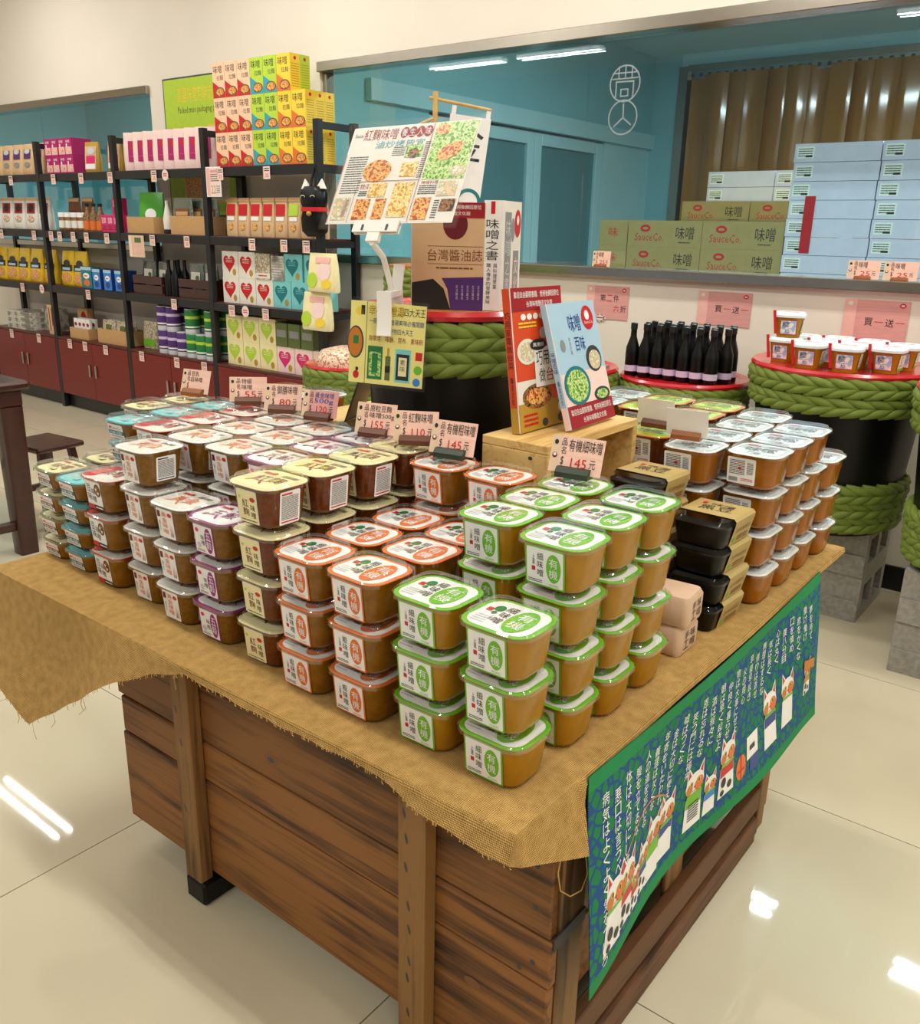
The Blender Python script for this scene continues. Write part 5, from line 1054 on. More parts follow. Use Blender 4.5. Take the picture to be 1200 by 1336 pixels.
PK = {c: carton(0.117, 0.198, 0.075, c, fn_pack(c, t), sd_pack(c)) for c, t in (('peach', 'red'), ('lime', 'teal'), ('yellow', 'orange'))}
x = -4.985 + 0.09; seq = ['peach'] * 3 + ['lime'] * 2 + ['yellow'] * 2
for lv in range(3):
    for i, c in enumerate(seq):
        if lv == 2 and i == 6: continue
        lvw = ['bottom layer', 'middle layer', 'top layer'][lv]; deep = 3 if c == 'yellow' and lv < 2 else 1
        nm = {'peach': 'peach', 'lime': 'lime green', 'yellow': 'yellow'}[c]
        pos = ['by the shelf post', 'between peach boxes', 'beside lime boxes', 'beside peach boxes', 'beside yellow boxes', 'beside lime boxes', 'by the end post'][i]
        for dd in range(deep): spread('noodle_box', PK[c], '%s noodle box, %s, %s%s' % (nm, lvw, pos, ['', ', second deep', ', third deep'][dd]), 'box', 'noodle boxes on the top shelf', [(x + 0.1195 * i, YS + 0.06 + 0.0765 * dd, z + 0.1985 * lv, 0)])
spread('noodle_box', PK['lime'], 'lime green noodle box behind the yellow top-layer box', 'box', 'noodle boxes on the top shelf', [(x + 0.1195 * 5, YS + 0.06 + 0.0765, z + 0.1985 * 2, 0)])
# --- second shelf
z = SZ[1] + E_
spread('dried_pouch', pouch(0.17, 0.25, 0.07, 'offwhite', [('r', -0.32, 0.5, 0.32, 0.82, 'dred'), ('e', -0.2, 0.54, 0.2, 0.8, 'ink', 1), ('e', -0.26, 0.22, 0.26, 0.44, 'bean_pink'), ('r', -0.48, 0.9, 0.48, 0.99, 'tan')]), 'clear pouch with dark red label on the second shelf', 'pouch', 'red label pouches', rowx(-8.16, -7.33, 5, YP, z, 0.1))
spread('brown_pouch', pouch(0.17, 0.25, 0.06, 'brown', [('r', -0.3, 0.1, 0.3, 0.6, 'maroon'), ('r', -0.48, 0.88, 0.48, 0.99, 'tan')]), 'dark brown pouch behind the jars', 'pouch', 'brown pouches', rowx(-7.06, -6.86, 2, YP + 0.10, z))
mb = MB(); mb.lathe([(0.034, 0), (0.036, 0.004), (0.036, 0.085), (0.030, 0.1)], 16, 'food_dark'); mb.lathe([(0.0366, 0.02), (0.0366, 0.075)], 16, 'offwhite', cap0=False, cap1=False); mb.lathe([(0.038, 0.1), (0.038, 0.132), (0.034, 0.134)], 16, 'white'); jar = [('jar', mb.mesh('jar', smooth=45))]
spread('condiment_jar', jar, 'glass condiment jar with a white cap', 'jar', 'white capped jars', rowx(-6.98, -6.70, 4, YS + 0.06, z))
mb = MB(); mb.lathe([(0.036, 0), (0.036, 0.11), (0.014, 0.15), (0.013, 0.19)], 14, 'food_dark'); mb.lathe([(0.0366, 0.012), (0.0366, 0.075)], 14, 'orange', cap0=False, cap1=False); mb.lathe([(0.016, 0.18), (0.016, 0.2)], 12, 'black'); ob = [('bottle', mb.mesh('bottle', smooth=45))]
spread('sauce_bottle', ob, 'dark sauce bottle with an orange label', 'bottle', 'orange label bottles', rowx(-6.62, -6.44, 3, YS + 0.06, z))
def fn_redb(mb, w, h): mb.rect(0, 0, w, h, 'hotpink', 0); mb.text('豆腐', w * 0.15, h * 0.5, w * 0.85, h * 0.85, 'white', 1); mb.lines(w * 0.15, h * 0.1, w * 0.85, h * 0.4, 3, 'maroon', 1)
rb_ = carton(0.078, 0.12, 0.07, 'hotpink', fn_redb)
spread('red_box', rb_, 'crimson box with white lettering next to the sauce bottles', 'box', 'crimson boxes', rowx(-6.36, -6.20, 3, YS + 0.07, z)); spread('red_box', rb_, 'crimson box standing on top of the other crimson boxes', 'box', 'crimson boxes', [(-6.24, YS + 0.10, z + 0.1205, 0.1)])
def tray_carton(x0, x1, hh, lab, m='kraft', zz=None, y0=0.03, y1=0.2):
    t = thing('cardboard_tray', lab, 'box', ((x0 + x1) / 2, YS, zz)); w = (x1 - x0) / 2; mb = MB(); a = 0.006
    mb.box(-w, w, y0, y0 + a, 0, hh, m); mb.box(-w, w, y1 - a, y1, 0, hh, m); mb.box(-w, -w + a, y0 + a, y1 - a, 0, hh, m); mb.box(w - a, w, y0 + a, y1 - a, 0, hh, m); mb.box(-w + a, w - a, y0 + a, y1 - a, 0, a, m); mb.obj('tray_body', t); return t
tray_carton(-6.05, -5.72, 0.11, 'kraft cardboard tray holding a green snack bag', zz=z); tray_carton(-5.52, -5.14, 0.12, 'kraft cardboard tray holding flat dark bags', zz=z)
spread('snack_bag', pouch(0.24, 0.27, 0.07, 'foil_green', [('e', -0.2, 0.3, 0.25, 0.6, 'white')]), 'shiny green snack bag in a cardboard tray', 'bag', None, [(-5.84, YS + 0.11, z + 0.007, 0.2)])
spread('dark_bag', pouch(0.22, 0.23, 0.04, 'foil', [('r', -0.35, 0.2, 0.35, 0.7, 'brown'), ('r', -0.3, 0.5, 0.3, 0.62, 'kraft', 1)]), 'clear and dark foil bag leaning in a cardboard tray', 'bag', 'dark bags in the tray', [(-5.41 + 0.08 * k, YS + 0.065 + 0.045 * k, z + 0.007, 0.0) for k in range(3)])
spread('white_bottle', [('bottle', (lambda m_: (m_.lathe([(0.03, 0), (0.03, 0.03), (0.032, 0.1), (0.012, 0.19), (0.012, 0.22)], 14, 'offwhite'), m_.lathe([(0.0305, 0.0), (0.0305, 0.03)], 14, 'ink', cap0=False, cap1=False), m_)[-1])(MB()).mesh('bottle', smooth=45))], 'cream squeeze bottle between the cardboard trays', 'bottle', None, [(-5.62, YS + 0.08, z, 0)])
kp = lambda c: pouch(0.115, 0.235, 0.05, 'tan', [('r', -0.36, 0.55, 0.36, 0.84, c), ('r', -0.3, 0.42, 0.3, 0.52, 'white'), ('e', -0.22, 0.16, 0.22, 0.36, 'food_orange'), ('r', -0.48, 0.9, 0.48, 0.99, 'kraft')])
spread('kraft_pouch', kp('red'), 'narrow kraft pouch with red label', 'pouch', 'narrow kraft pouches', rowx(-4.90, -4.42, 5, YP - 0.03, z)); spread('kraft_pouch', kp('lime'), 'narrow kraft pouch with lime label', 'pouch', 'narrow kraft pouches', rowx(-4.30, -4.07, 3, YP - 0.03, z))
# --- third shelf
z = SZ[2] + E_
spread('noodle_bag', pouch(0.19, 0.27, 0.09, 'bag_yellow', [('r', -0.42, 0.42, 0.42, 0.60, 'ink'), ('e', -0.25, 0.55, 0.25, 0.74, 'dgrey', 1), ('e', -0.4, 0.08, 0.4, 0.38, 'food_orange'), ('r', -0.3, 0.45, 0.3, 0.52, 'sky', 2)]), 'glossy yellow noodle bag with black band', 'bag', 'yellow noodle bags', rowx(-8.15, -7.34, 5, YP, z, 0, 0.01) + rowx(-7.05, -6.86, 2, YP, z))
def fn_blue(c, d):
    def f(mb, w, h): mb.rect(0, 0, w, h, c, 0); mb.rect(0, h * 0.85, w, h, 'sky', 1); mb.ell(w * 0.5, h * 0.58, w * 0.3, h * 0.14, 'white', 1); mb.ell(w * 0.5, h * 0.25, w * 0.3, h * 0.16, d, 1); mb.rect(w * 0.3, h * 0.55, w * 0.6, h * 0.6, 'red', 2)
    return f
spread('teal_box', carton(0.15, 0.16, 0.08, 'dteal', fn_blue('dteal', 'orange')), 'teal snack box beside the yellow noodle bags', 'box', None, [(-6.68, YS + 0.07, z, 0)])
spread('blue_box', carton(0.105, 0.15, 0.12, 'navy', fn_blue('blue', 'navy')), 'blue carton with white cartoon panel', 'box', 'blue cartons', rowx(-6.52, -6.21, 3, YS + 0.08, z))
def crate(x0, x1, lab, zz):
    t = thing('wooden_crate', lab, 'crate', ((x0 + x1) / 2, YS + 0.03, zz)); w = (x1 - x0) / 2
    for k in range(2):
        for y in (0.0, 0.19): mb = MB(); mb.box(-w, w, y, y + 0.012, 0.01 + 0.065 * k, 0.065 + 0.065 * k, 'dark_wood'); mb.obj('slat', t)
    for s in (-1, 1): mb = MB(); mb.box(s * w - 0.006, s * w + 0.006, 0.012, 0.19, 0.0, 0.13, 'dark_wood'); mb.obj('end_board', t)
    mb = MB(); mb.box(-w + 0.006, w - 0.006, 0.0125, 0.1895, 0.0, 0.01, 'dark_wood'); mb.obj('base_board', t)
crate(-6.04, -5.68, 'dark wooden crate holding white-label clear bags', z); crate(-5.48, -5.14, 'dark wooden crate holding black bean bags', z)
mb = MB(); mb.lathe([(0.032, 0), (0.033, 0.14), (0.012, 0.19), (0.012, 0.25)], 12, 'lacquer'); spread('soy_bottle', [('bottle', mb.mesh('bottle', smooth=45))], 'tall black soy bottle between the wooden crates', 'bottle', 'soy bottles', [(-5.625 + 0.075 * i, YS + 0.06 + 0.08 * j, z, 0) for j in range(2) for i in range(2)])
spread('clear_bag', pouch(0.15, 0.22, 0.05, 'foil', [('r', -0.3, 0.35, 0.3, 0.75, 'offwhite'), ('e', 0.0, 0.5, 0.25, 0.65, 'olive', 1)]), 'clear bag with a white label in a wooden crate', 'bag', 'clear bags in the crates', [(-5.95, YS + 0.12, z + 0.0105, 0.1), (-5.77, YS + 0.12, z + 0.0105, -0.1), (-5.38, YS + 0.12, z + 0.0105, 0.1), (-5.23, YS + 0.13, z + 0.0105, 0)])
def fn_heart(bg, hc_, dot='gold'):
    def f(mb, w, h):
        mb.rect(0, 0, w, h, bg, 0)
        pts = []
        for k in range(20):
            t = 2 * pi * k / 20; pts.append((w * (0.44 + 0.36 * (sin(t) ** 3)), h * (0.55 + 0.026 * (13 * cos(t) - 5 * cos(2 * t) - 2 * cos(3 * t) - cos(4 * t)) * 0.9)))
        mb.poly(pts, hc_, 1); mb.ell(w * 0.74, h * 0.2, w * 0.11, h * 0.13, dot, 2); mb.lines(w * 0.24, h * 0.55, w * 0.64, h * 0.75, 3, bg, 2, 0.3)
    return f
HB = {k: carton(0.165, 0.165, 0.09, bg, fn_heart(bg, hc_)) for k, bg, hc_ in (('red', 'offwhite', 'red'), ('teal', 'lteal', 'dteal'), ('lime', 'cream', 'lime'), ('pink', 'lpink', 'hotpink'))}
def hearts(kind, nm, spots_, grp):
    for xx, lv, w_ in spots_: spread('heart_box', HB[kind], '%s heart box on the %s layer, %s' % (nm, 'upper' if lv else 'lower', w_), 'box', grp, [(xx, YS + 0.10, z + 0.1655 * lv, 0)])
x0 = -4.97
hearts('red', 'white box with red', [(x0 + 0.165 * 0.55 - 0.05, 0, 'against the post'), (x0 + 0.21, 0, 'second from the post'), (x0 + 0.38, 0, 'beside the teal boxes'), (x0 + 0.045, 1, 'against the post'), (x0 + 0.215, 1, 'beside the packet bundle')], 'red heart boxes')
hearts('teal', 'teal', [(x0 + 0.55, 0, 'beside the red heart boxes'), (x0 + 0.72, 0, 'middle of three'), (x0 + 0.875, 0, 'by the end post'), (x0 + 0.66, 1, 'beside the grey packets'), (x0 + 0.845, 1, 'by the end post')], 'teal heart boxes')
spread('packet_bundle', carton(0.14, 0.16, 0.1, 'noodle_beige', lambda mb, w, h: (mb.rect(0, h * 0.05, w, h * 0.25, 'offwhite', 0), mb.lines(w * 0.2, h * 0.1, w * 0.8, h * 0.2, 1, 'red', 1))), 'bundle of beige noodle sticks on the red heart boxes', 'packet', None, [(x0 + 0.375, YS + 0.10, z + 0.1655, 0)])
spread('packet_bundle', carton(0.12, 0.15, 0.1, 'grey_wrap', lambda mb, w, h: mb.lines(0.01, 0.01, w - 0.01, h - 0.01, 8, 'grey', 0, 0.3)), 'grey wrapped packet bundle beside the upper teal boxes', 'packet', None, [(x0 + 0.52, YS + 0.10, z + 0.1655, 0)])
# --- fourth row, on the cabinets
z = SZ[3] + E_
spread('wrapped_bar', carton(0.42, 0.05, 0.2, 'grey_wrap', lambda mb, w, h: mb.lines(0.01, 0.01, w - 0.01, h - 0.01, 2, 'dgrey', 0, 0.2)), 'grey checked bar pack in a flat stack', 'pack', 'grey bar packs', [(-7.86, YS + 0.13, z + 0.0505 * k, 0) for k in range(3)])
spread('wrapped_bar', carton(0.24, 0.19, 0.1, 'grey_wrap', lambda mb, w, h: mb.ell(w * 0.5, h * 0.4, w * 0.2, h * 0.22, 'dgreen', 0)), 'upright grey pack with a round green sticker', 'pack', None, [(-7.55, YS + 0.2, z, 0)])
spread('gift_box', carton(0.10, 0.24, 0.05, 'tan', lambda mb, w, h: (mb.rect(w * 0.2, h * 0.1, w * 0.35, h * 0.9, 'dred', 0), mb.rect(w * 0.6, h * 0.3, w * 0.75, h * 0.9, 'dred', 0))), 'tall kraft gift box with red stripes', 'box', None, [(-7.31, YS + 0.06, z, 0)])
spread('gift_box', carton(0.15, 0.22, 0.05, 'kraft', lambda mb, w, h: mb.ell(w * 0.6, h * 0.6, w * 0.3, h * 0.3, 'dred', 0)), 'kraft gift box with a round red seal', 'box', None, [(-7.06, YS + 0.20, z, 0)])
t1 = tray_carton(-7.02, -6.74, 0.085, 'kraft tray of small white packets', zz=z); t2 = tray_carton(-6.60, -6.18, 0.11, 'kraft tray of leafy noodle bags', zz=z)
spread('sachet', carton(0.055, 0.15, 0.02, 'white', lambda mb, w, h: (mb.ell(w / 2, h * 0.7, w * 0.35, h * 0.1, 'dred', 0), mb.lines(w * 0.2, h * 0.1, w * 0.8, h * 0.5, 5, 'grey', 0))), 'small white sachet standing in the kraft tray', 'packet', 'white sachets', [(-6.97 + 0.06 * i, YS + 0.07 + 0.05 * j, z + 0.007, 0) for j in range(2) for i in range(4)])
spread('noodle_pack', pouch(0.19, 0.17, 0.04, 'noodle_beige', [('r', -0.4, 0.1, 0.4, 0.35, 'lime'), ('r', -0.2, 0.5, 0.2, 0.8, 'olive')]), 'beige noodle pack with a lime stripe in the kraft tray', 'bag', 'noodle packs in the tray', [(-6.489 + 0.196 * (k % 2), YS + 0.075 + 0.05 * (k // 2), z + 0.007, 0.0) for k in range(4)])
spread('noodle_pack', pouch(0.18, 0.2, 0.05, 'noodle_beige', [('r', -0.4, 0.1, 0.4, 0.35, 'green')]), 'beige noodle pack leaning by the cans', 'bag', 'noodle packs by the cans', [(-6.0, YS + 0.12, z, 0.0), (-5.98, YS + 0.25, z, 0)])
can = lambda c: cyl(0.052, 0.165, c, [(0.0, 0.03, 'silver'), (0.10, 0.12, 'lilac' if c == 'dpurple' else 'lime'), (0.04, 0.05, 'white')])
cP, cG = can('dpurple'), can('dgreen')
for lv in range(2):
    for i, (c, nm) in enumerate(((cP, 'purple'), (cP, 'purple'), (cP, 'purple'), (cG, 'green'), (cG, 'green'), (cG, 'green'))):
        if lv == 1 and i in (2, 4): continue
        spread('food_can', c, '%s paper can with silver rim, %s tier' % (nm, 'upper' if lv else 'lower'), 'can', 'cans on the cabinet', [(-5.74 + 0.112 * i, YS + 0.07 + dd * 0.115, z + 0.169 * lv, 0) for dd in range(2)])
hearts('lime', 'cream box with lime', [(x0 + 0.05, 0, 'against the post'), (x0 + 0.22, 0, 'second from the post'), (x0 + 0.39, 0, 'beside the pink boxes'), (x0 + 0.05, 1, 'against the post'), (x0 + 0.22, 1, 'second from the post'), (x0 + 0.39, 1, 'beside the olive packs')], 'lime heart boxes')
hearts('pink', 'pink', [(x0 + 0.56, 0, 'beside the lime boxes'), (x0 + 0.73, 0, 'middle of three'), (x0 + 0.90, 0, 'by the end post')], 'pink heart boxes')
spread('olive_pack', carton(0.11, 0.15, 0.1, 'olive', lambda mb, w, h: mb.rect(w * 0.1, h * 0.4, w * 0.9, h * 0.7, 'grey', 0)), 'olive packet bundle on the pink heart boxes', 'packet', 'olive packets', [(x0 + 0.53 + 0.12 * i, YS + 0.10, z + 0.1655, 0) for i in range(3)])
# pale floral packs hung on the shelf end
spread('floral_pack', pouch(0.24, 0.22, 0.08, 'cream', [('e', -0.45, 0.1, -0.1, 0.5, 'lime'), ('e', -0.1, 0.3, 0.35, 0.8, 'lpink'), ('e', 0.05, 0.1, 0.4, 0.35, 'yellow'), ('r', -0.2, 0.75, 0.3, 0.9, 'pink', 1)]), 'pale green floral pack hanging at the shelf end', 'pack', 'floral packs', [(-3.93, YS - 0.046, 1.13, 0.0, 'upper pale green floral pack hanging at the shelf end'), (-3.99, YS - 0.046, 0.905, 0.0, 'lower pale green floral pack hanging at the shelf end')])
# tags clipped to the shelf edges
mb = MB(); mb.boxm(Matrix.Translation((0, 0, 0)) , 0.062, 0.002, 0.072, 'lpink'); mb.map = FRONT(0, -0.001, 0); mb.rect(-0.031, -0.036, -0.022, 0.036, 'tan', 0); mb.lines(-0.018, 0.006, 0.026, 0.03, 2, 'ink', 0, 0.5); mb.text('35', -0.012, -0.026, 0.02, -0.002, 'red', 0); tg = mb.mesh('shelf_tag')
mb = MB(); mb.map = FRONT(0, -0.001, 0); mb.ell(0, 0, 0.036, 0.036, 'offwhite', 0); mb.ell(0, 0, 0.029, 0.029, 'lpink', 1); mb.lines(-0.02, -0.012, 0.02, 0.014, 2, 'red', 2); tr = mb.mesh('round_tag')
names = ['top', 'second', 'third', 'lowest']
for lv, xs in ((0, (-7.62, -6.95, -6.55, -6.16, -5.62, -4.90, -4.45)), (1, (-7.9, -7.35, -7.08, -6.95, -6.75, -6.56, -6.28, -5.70, -5.30, -4.62, -4.32, -4.12)), (2, (-7.65, -6.62, -5.50, -4.86, -4.52, -4.14)), (3, (-7.95, -7.48, -6.98, -6.75, -6.45, -5.96, -5.52, -5.20))):
    for x in xs: o = put('shelf_tag', tg, None, (x, YS - 0.004 - (0.001 if lv < 3 else 0.001), SZ[lv] - 0.045)); tag(o, 'small pink price tag on the %s shelf edge' % names[lv], 'price tag', 'shelf edge price tags')
for x, lv in ((-5.49, 0), (-7.33, 2), (-4.72, 2)): o = put('round_tag', tr, None, (x, YS - 0.003, SZ[lv] - 0.04)); tag(o, 'round pink promotion tag on the %s shelf edge' % names[lv], 'price tag', 'round shelf tags')
o = MB(); o.boxm(Matrix.Identity(4), 0.15, 0.002, 0.18, 'white'); o.map = FRONT(0, -0.001, 0); o.rect(-0.068, -0.083, 0.068, 0.083, 'lpink', 0); o.rect(-0.068, -0.083, -0.035, 0.083, 'pink', 1); o.rect(-0.03, 0.055, 0.06, 0.072, 'card_rose', 1); o.lines(-0.028, 0.0, 0.06, 0.05, 4, 'dgrey', 1, 0.4); o.text('22', -0.025, -0.07, 0.02, -0.02, 'gold', 1); o.lines(0.028, -0.07, 0.062, -0.02, 4, 'grey', 1)
o = o.obj('promotion_sign'); o.location = (-4.97, YS - 0.004, 1.755); tag(o, 'square pink and white promotion sign on the shelf post', 'sign')
o = MB(); o.boxm(Matrix.Identity(4), 0.19, 0.002, 0.15, 'card_tan'); o.map = FRONT(0, -0.001, 0); o.rect(-0.09, -0.07, -0.06, 0.07, 'lpink', 0); o.lines(-0.05, -0.06, 0.085, 0.02, 4, 'pink', 0); o.rect(-0.02, 0.025, 0.06, 0.06, 'olive', 0)
o = o.obj('promotion_sign'); o.location = (-5.90, YS - 0.004, 1.335); tag(o, 'tan promotion card hanging below the cardboard trays', 'sign')
o = MB(); o.box(-0.02, 0.14, -0.001, 0.001, 0, 0.11, 'lime')
for k in range(4): o.box(-0.02, 0.14, -0.002, -0.001, 0.015 + k * 0.025, 0.022 + k * 0.025, 'green')
o = o.obj('promotion_sign'); o.location = (-8.22, YS - 0.003, 1.66); tag(o, 'small lime striped card below the top shelf', 'sign')
# black cat shaped bag on the end post
cb = thing('cat_bag', 'black cat shaped bag with red collar hanging on the shelf end post', 'bag', (-3.985, YS - 0.055, 1.44))
mb = MB(); mb.loft([rr(0.10, 0.05, 0.02, 0), rr(0.17, 0.09, 0.04, 0.03), rr(0.18, 0.1, 0.045, 0.10), rr(0.15, 0.09, 0.04, 0.15), rr(0.18, 0.1, 0.05, 0.19), rr(0.18, 0.1, 0.05, 0.24), rr(0.12, 0.07, 0.03, 0.275)], 'lacquer'); mb.obj('bag_body', cb, smooth=60)
for s in (-1, 1):
    mb = MB(); mb.loft([[(s * 0.06 + a * 0.03, b * 0.015, 0.262) for a, b in ((-1, -1), (1, -1), (1, 1), (-1, 1))], [(s * 0.07 + a * 0.002, b * 0.002, 0.315) for a, b in ((-1, -1), (1, -1), (1, 1), (-1, 1))]], 'offwhite'); mb.obj('ear', cb)
    mb = MB(); mb.map = FRONT(s * 0.04, -0.0515, 0.215); 
    for k in range(6): a, b = pi * k / 6, pi * (k + 1) / 6; mb.poly([(0.02 * cos(a), 0.012 * sin(a)), (0.02 * cos(b), 0.012 * sin(b)), (0.017 * cos(b), 0.009 * sin(b)), (0.017 * cos(a), 0.009 * sin(a))], 'white', 0)
    mb.obj('eye', cb)
mb = MB(); mb.loft([rr(0.165, 0.105, 0.045, 0.138), rr(0.165, 0.105, 0.045, 0.162)], 'red', False, False); mb.ell if False else None; mb.obj('collar', cb, smooth=60)
mb = MB(); mb.lathe([(0.001, 0), (0.012, 0.004), (0.016, 0.014), (0.012, 0.024), (0.001, 0.028)], 10, 'gold', (0.02, -0.062, 0.112)); mb.obj('bell', cb, smooth=60)
mb = MB(); mb.tube([(-0.03, 0, 0.27), (-0.03, 0.02, 0.33), (-0.01, 0.03, 0.385), (0.02, 0.02, 0.33), (0.03, 0, 0.27)], 0.008, 6, 'lacquer'); mb.obj('strap', cb, smooth=60)

# ================================================================ WALL SIGNS AND LEDGE TAGS
o = MB(); o.box(-5.94, -5.17, YB - 0.012, YB - 0.002, 1.55, 2.465, 'dgrey'); o.map = FRONT(-5.555, YB - 0.012, 2.15); o.rect(-0.375, -0.59, 0.375, 0.305, 'lime', 0); o.text('高鹽味噌包裝流程', -0.22, 0.15, 0.24, 0.25, 'yellow', 1); o.text('Packed miso packaging process', -0.22, 0.07, 0.30, 0.125, 'ink', 1)
for a, b, c, d, m in ((-0.19, -0.24, 0.0, -0.03, 'food_dark'), (0.12, -0.20, 0.30, -0.01, 'food_pale'), (-0.19, -0.55, 0.0, -0.33, 'food_orange'), (0.12, -0.5, 0.30, -0.3, 'food_pale')): o.rect(a - 0.012, b - 0.012, c + 0.012, d + 0.012, 'yellow', 1); o.rect(a, b, c, d, m, 2)
o = o.obj('process_board'); tag(o, 'lime green process board with photos on the wall above the shelves', 'board')
def wall_sign(x0, x1, z0, z1, rows, lab, flower=False):
    o = MB(); w, h = (x1 - x0) / 2, (z1 - z0) / 2; o.boxm(Matrix.Identity(4), 2 * w, 0.002, 2 * h, 'card_rose'); o.map = FRONT(0, -0.001, 0); o.rect(-w, -h, -w * 0.62, h, 'pink', 0)
    for k in range(6): o.rect(-w * 0.6, h * (0.85 - 0.3 * k), w, h * (0.84 - 0.3 * k), 'pink', 0)
    for y, s in rows:
        n = len(s)
        for i, ch in enumerate(s):
            if ch == ' ': continue
            cx = w * (-0.36 + (1.24 if n > 3 else 1.2) * (i + 0.5) / max(n, 4) * 1.05); o.text(ch, cx - w * 0.13, h * (y - 0.2), cx + w * 0.13, h * (y + (0.2 if ch != '一' else 0.2)), 'red' if ch in '一二六' else 'ink', 1)
    o.ell(w * 0.78, h * 0.78, w * 0.1, h * 0.12, 'red', 1); o.ell(w * 0.78, h * 0.78, w * 0.06, h * 0.05, 'lpink', 2); o.ell(-w * 0.82, h * 0.78, w * 0.08, h * 0.1, 'offwhite', 1)
    if flower:
        for k in range(8): o.ell(-w * 0.3 + w * 0.16 * cos(k * pi / 4), -h * 0.95 + h * 0.12 * sin(k * pi / 4), w * 0.14, h * 0.12, 'lpink', 3, 10)
        o.ell(-w * 0.3, -h * 0.95, w * 0.2, h * 0.16, 'lpink', 4); o.lines(-w * 0.45, -h * 1.0, -w * 0.12, -h * 0.88, 1, 'dgrey', 5)
    o = o.obj('discount_sign'); o.location = ((x0 + x1) / 2, YB - 0.003, (z0 + z1) / 2); tag(o, lab, 'sign')
wall_sign(-2.385, -2.145, 1.075, 1.24, [(0.28, '第二件'), (-0.32, '  六折')], 'pink second-item discount sign with a paper flower on the wall', True)
wall_sign(-1.775, -1.515, 1.09, 1.245, [(0.0, '買一送一')], 'pink buy-one-get-one sign on the wall above the bottles')
wall_sign(-1.105, -0.845, 1.085, 1.25, [(-0.1, '買一送一')], 'pink buy-one-get-one sign on the wall above the sample cups')
for x, s in ((-2.30, 'above the second-item sign'), (-1.045, 'above the sample cups, inner one of two'), (-0.90, 'above the sample cups, outer one of two')):
    price_tag(x, YB - 0.032, SILL + 0.0385, 0.0, ['味噌'], '25', 'holder_tan', 'small pink price tag on the window ledge ' + s, w=0.13 if x > -2 else 0.10, h=0.075, lean=0.1)

# ================================================================ STOCK BEHIND THE GLASS
pt = thing('packing_table', 'steel packing table under the boxes behind the glass', 'table', (-1.4, 5.0, 0))
mb = MB(); mb.box(-1.35, 2.2, -0.45, 0.62, 1.11, 1.149, 'steel'); mb.obj('tabletop', pt, bevel=0.003)
for x in (-1.3, 0.4, 2.15):
    for y in (-0.4, 0.56): mb = MB(); mb.box(x - 0.02, x + 0.02, y - 0.02, y + 0.02, 0, 1.11, 'steel'); mb.obj('leg', pt)
def wbox(w, d, h, lab2=0):
    mb = MB(); mb.box(-w / 2, w / 2, -d / 2, d / 2, 0, h, 'box_white'); mb.map = FRONT(-w / 2, -d / 2, 0); mb.rect(0.012, h * 0.2, 0.095, h * 0.85, 'white', 0); mb.lines(0.018, h * 0.28, 0.088, h * 0.78, 4, 'dgrey', 1, 0.4); mb.rect(0.055, h * 0.26, 0.088, h * 0.38, 'ink', 2); return mb.mesh('carton')
wb = wbox(0.403, 0.30, 0.0850)
for r_ in range(9):
    for c_ in range(3):
        xo = 0.0 if r_ in (7, 8, 1, 0) else -0.10
        o = put('white_carton', wb, None, (-1.41 + c_ * 0.409 + (xo if c_ else 0) * 0.0 + (0.004 * (r_ % 2)), 4.85, 1.1495 + 0.0872 * r_)); tag(o, 'flat white carton in the tall stack behind the glass, %s' % ['ground layer', 'second layer', 'third layer', 'fourth layer', 'fifth layer', 'sixth layer', 'seventh layer', 'eighth layer', 'top layer'][r_], 'carton', 'white cartons in the tall stack')
rs = MB(); rs.box(0, 0.05, -0.003, 0, 0, 0.27, 'rim_red'); rs = rs.obj('red_tape'); rs.location = (-1.53, 4.699, 1.42); tag(rs, 'vertical red tape strip across the tall white carton stack', 'tape')
def bbox(w, d, h):
    mb = MB(); mb.box(-w / 2, w / 2, -d / 2, d / 2, 0, h, 'carton'); mb.map = FRONT(-w / 2, -d / 2, 0); mb.text('SauceCo.', w * 0.10, h * 0.22, w * 0.50, h * 0.52, 'red', 0); mb.ell(w * 0.24, h * 0.70, w * 0.07, h * 0.14, 'red', 0); mb.ell(w * 0.24, h * 0.70, w * 0.04, h * 0.05, 'carton', 1); mb.text('味噌', w * 0.66, h * 0.30, w * 0.90, h * 0.78, 'ink', 0); mb.lines(w * 0.70, h * 0.14, w * 0.86, h * 0.22, 1, 'dgrey', 0)
    mb.map = RIGHT(w / 2, -d / 2, 0); mb.rect(d * 0.3, 0, d * 0.45, h, 'tan', 0); return mb.mesh('carton')
cb_ = bbox(0.44, 0.30, 0.139)
for r_ in range(3):
    for c_ in range(2):
        o = put('brown_carton', cb_, None, (-2.28 + c_ * 0.443 - 0.0 * r_, 4.86, 1.1495 + 0.1395 * r_)); tag(o, 'brown miso carton with red lettering behind the glass, %s layer, %s' % (['lower', 'middle', 'upper'][r_], 'next to white cartons' if c_ else 'end of the row'), 'carton', 'brown cartons behind the glass')
for r_ in range(3): mb = MB(); mb.box(-0.09, 0.09, -0.15, 0.15, 0, 0.139, 'carton'); mb.map = FRONT(-0.09, -0.15, 0); mb.text('味', 0.06, 0.05, 0.12, 0.10, 'red', 0); o = mb.obj('brown_carton'); o.location = (-2.60, 4.87, 1.1495 + 0.1395 * r_); tag(o, 'narrow end of a brown miso carton behind the glass, %s layer' % ['lower', 'middle', 'upper'][r_], 'carton', 'brown cartons behind the glass')
for x, nm in ((-2.10, 'left open beside the wall'), (-1.72, 'beside the white cartons')):
    pass
cb2 = bbox(0.40, 0.28, 0.12)
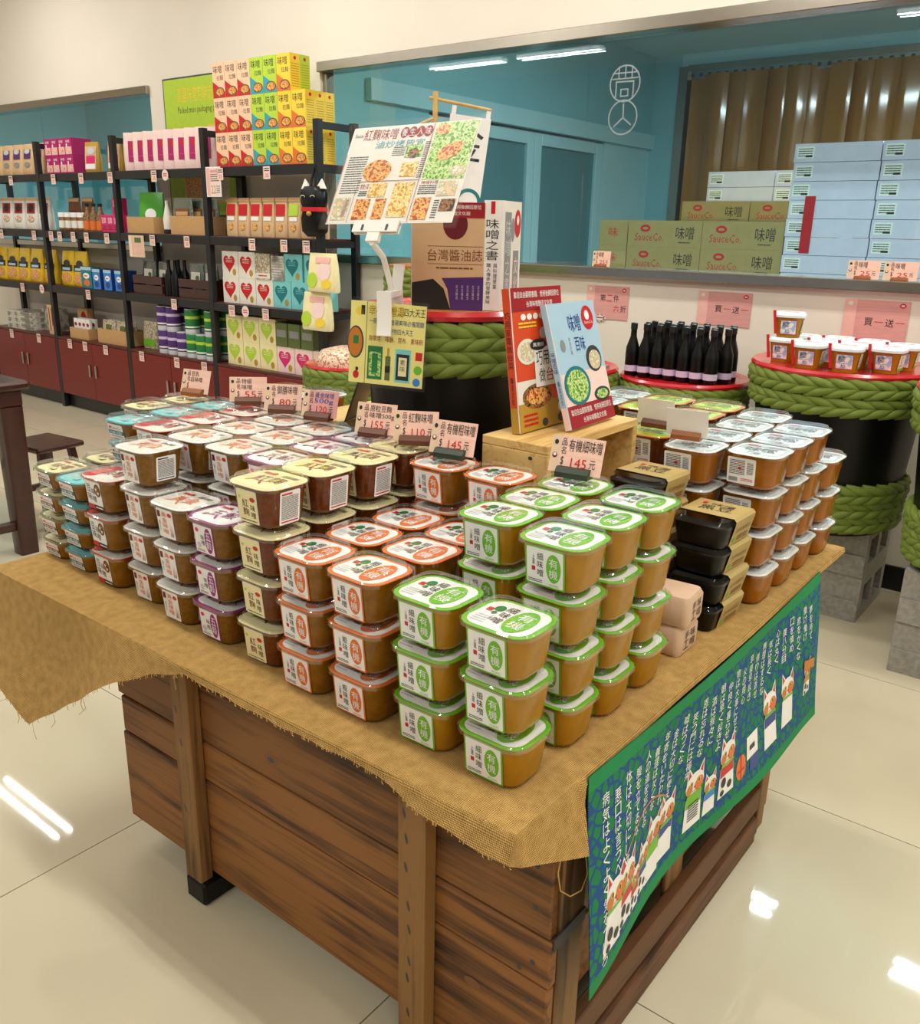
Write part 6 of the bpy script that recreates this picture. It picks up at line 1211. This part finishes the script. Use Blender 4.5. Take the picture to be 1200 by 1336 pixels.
for k, x in enumerate((-2.14, -1.735)): o = put('brown_carton', cb2, None, (x, 5.18, 1.1495 + 0.41)); tag(o, 'brown miso carton set back on a higher pile, %s' % ('beside the white cartons' if k else 'end of the pile'), 'carton', 'brown cartons behind the glass')
mb = MB(); mb.box(-0.40, 0.40, -0.145, 0.145, 0, 0.409, 'carton'); o = mb.obj('plain_carton'); o.location = (-1.94, 5.175, 1.1495); tag(o, 'large plain brown carton under the set-back miso cartons', 'carton')
wb2 = wbox(0.40, 0.25, 0.086)
for r_ in range(8):
    for c_ in range(2): o = put('white_carton', wb2, None, (-2.13 + 0.404 * c_, 5.47, 1.1495 + 0.0885 * r_)); tag(o, 'flat white carton in the rear pile behind the brown cartons, %s' % ['ground layer', 'second layer', 'third layer', 'fourth layer', 'fifth layer', 'sixth layer', 'seventh layer', 'top layer'][r_], 'carton', 'white cartons in the rear pile')
# ================================================================ DARK WOOD DESK AND STOOL
dk = thing('rosewood_desk', 'dark red rosewood desk with moulded top at the aisle', 'desk', (-4.6, 1.75, 0))
mb = MB(); mb.box(-0.65, 0.66, -0.55, 0.16, 0.775, 0.815, 'dark_wood'); mb.obj('tabletop', dk, bevel=0.012)
mb = MB(); mb.box(-0.62, 0.63, -0.52, 0.13, 0.70, 0.774, 'dark_wood'); mb.obj('apron', dk, bevel=0.006)
for x in (-0.57, 0.58):
    for y in (-0.47, 0.08): mb = MB(); mb.loft([rr(0.085, 0.085, 0.012, 0, 3, x, y), rr(0.10, 0.10, 0.012, 0.70, 3, x, y)], 'dark_wood'); mb.obj('leg', dk, smooth=40)
for x in (-0.57, 0.58): mb = MB(); mb.box(x - 0.02, x + 0.02, -0.43, 0.04, 0.12, 0.16, 'dark_wood'); mb.obj('stretcher', dk, bevel=0.004)
st = thing('wooden_stool', 'small dark wooden stool with splayed legs beside the rosewood desk', 'stool', (-4.28, 2.10, 0), 0.1)
mb = MB(); mb.box(-0.15, 0.15, -0.13, 0.13, 0.425, 0.452, 'dark_wood'); mb.obj('seat', st, bevel=0.008)
for sx in (-1, 1):
    for sy in (-1, 1): mb = MB(); mb.loft([rr(0.032, 0.032, 0.004, 0, 2, sx * 0.15, sy * 0.12), rr(0.034, 0.034, 0.004, 0.425, 2, sx * 0.10, sy * 0.08)], 'dark_wood'); mb.obj('leg', st)
for sx in (-1, 1): mb = MB(); mb.box(sx * 0.13 - 0.012, sx * 0.13 + 0.012, -0.10, 0.10, 0.17, 0.20, 'dark_wood'); mb.obj('stretcher', st)
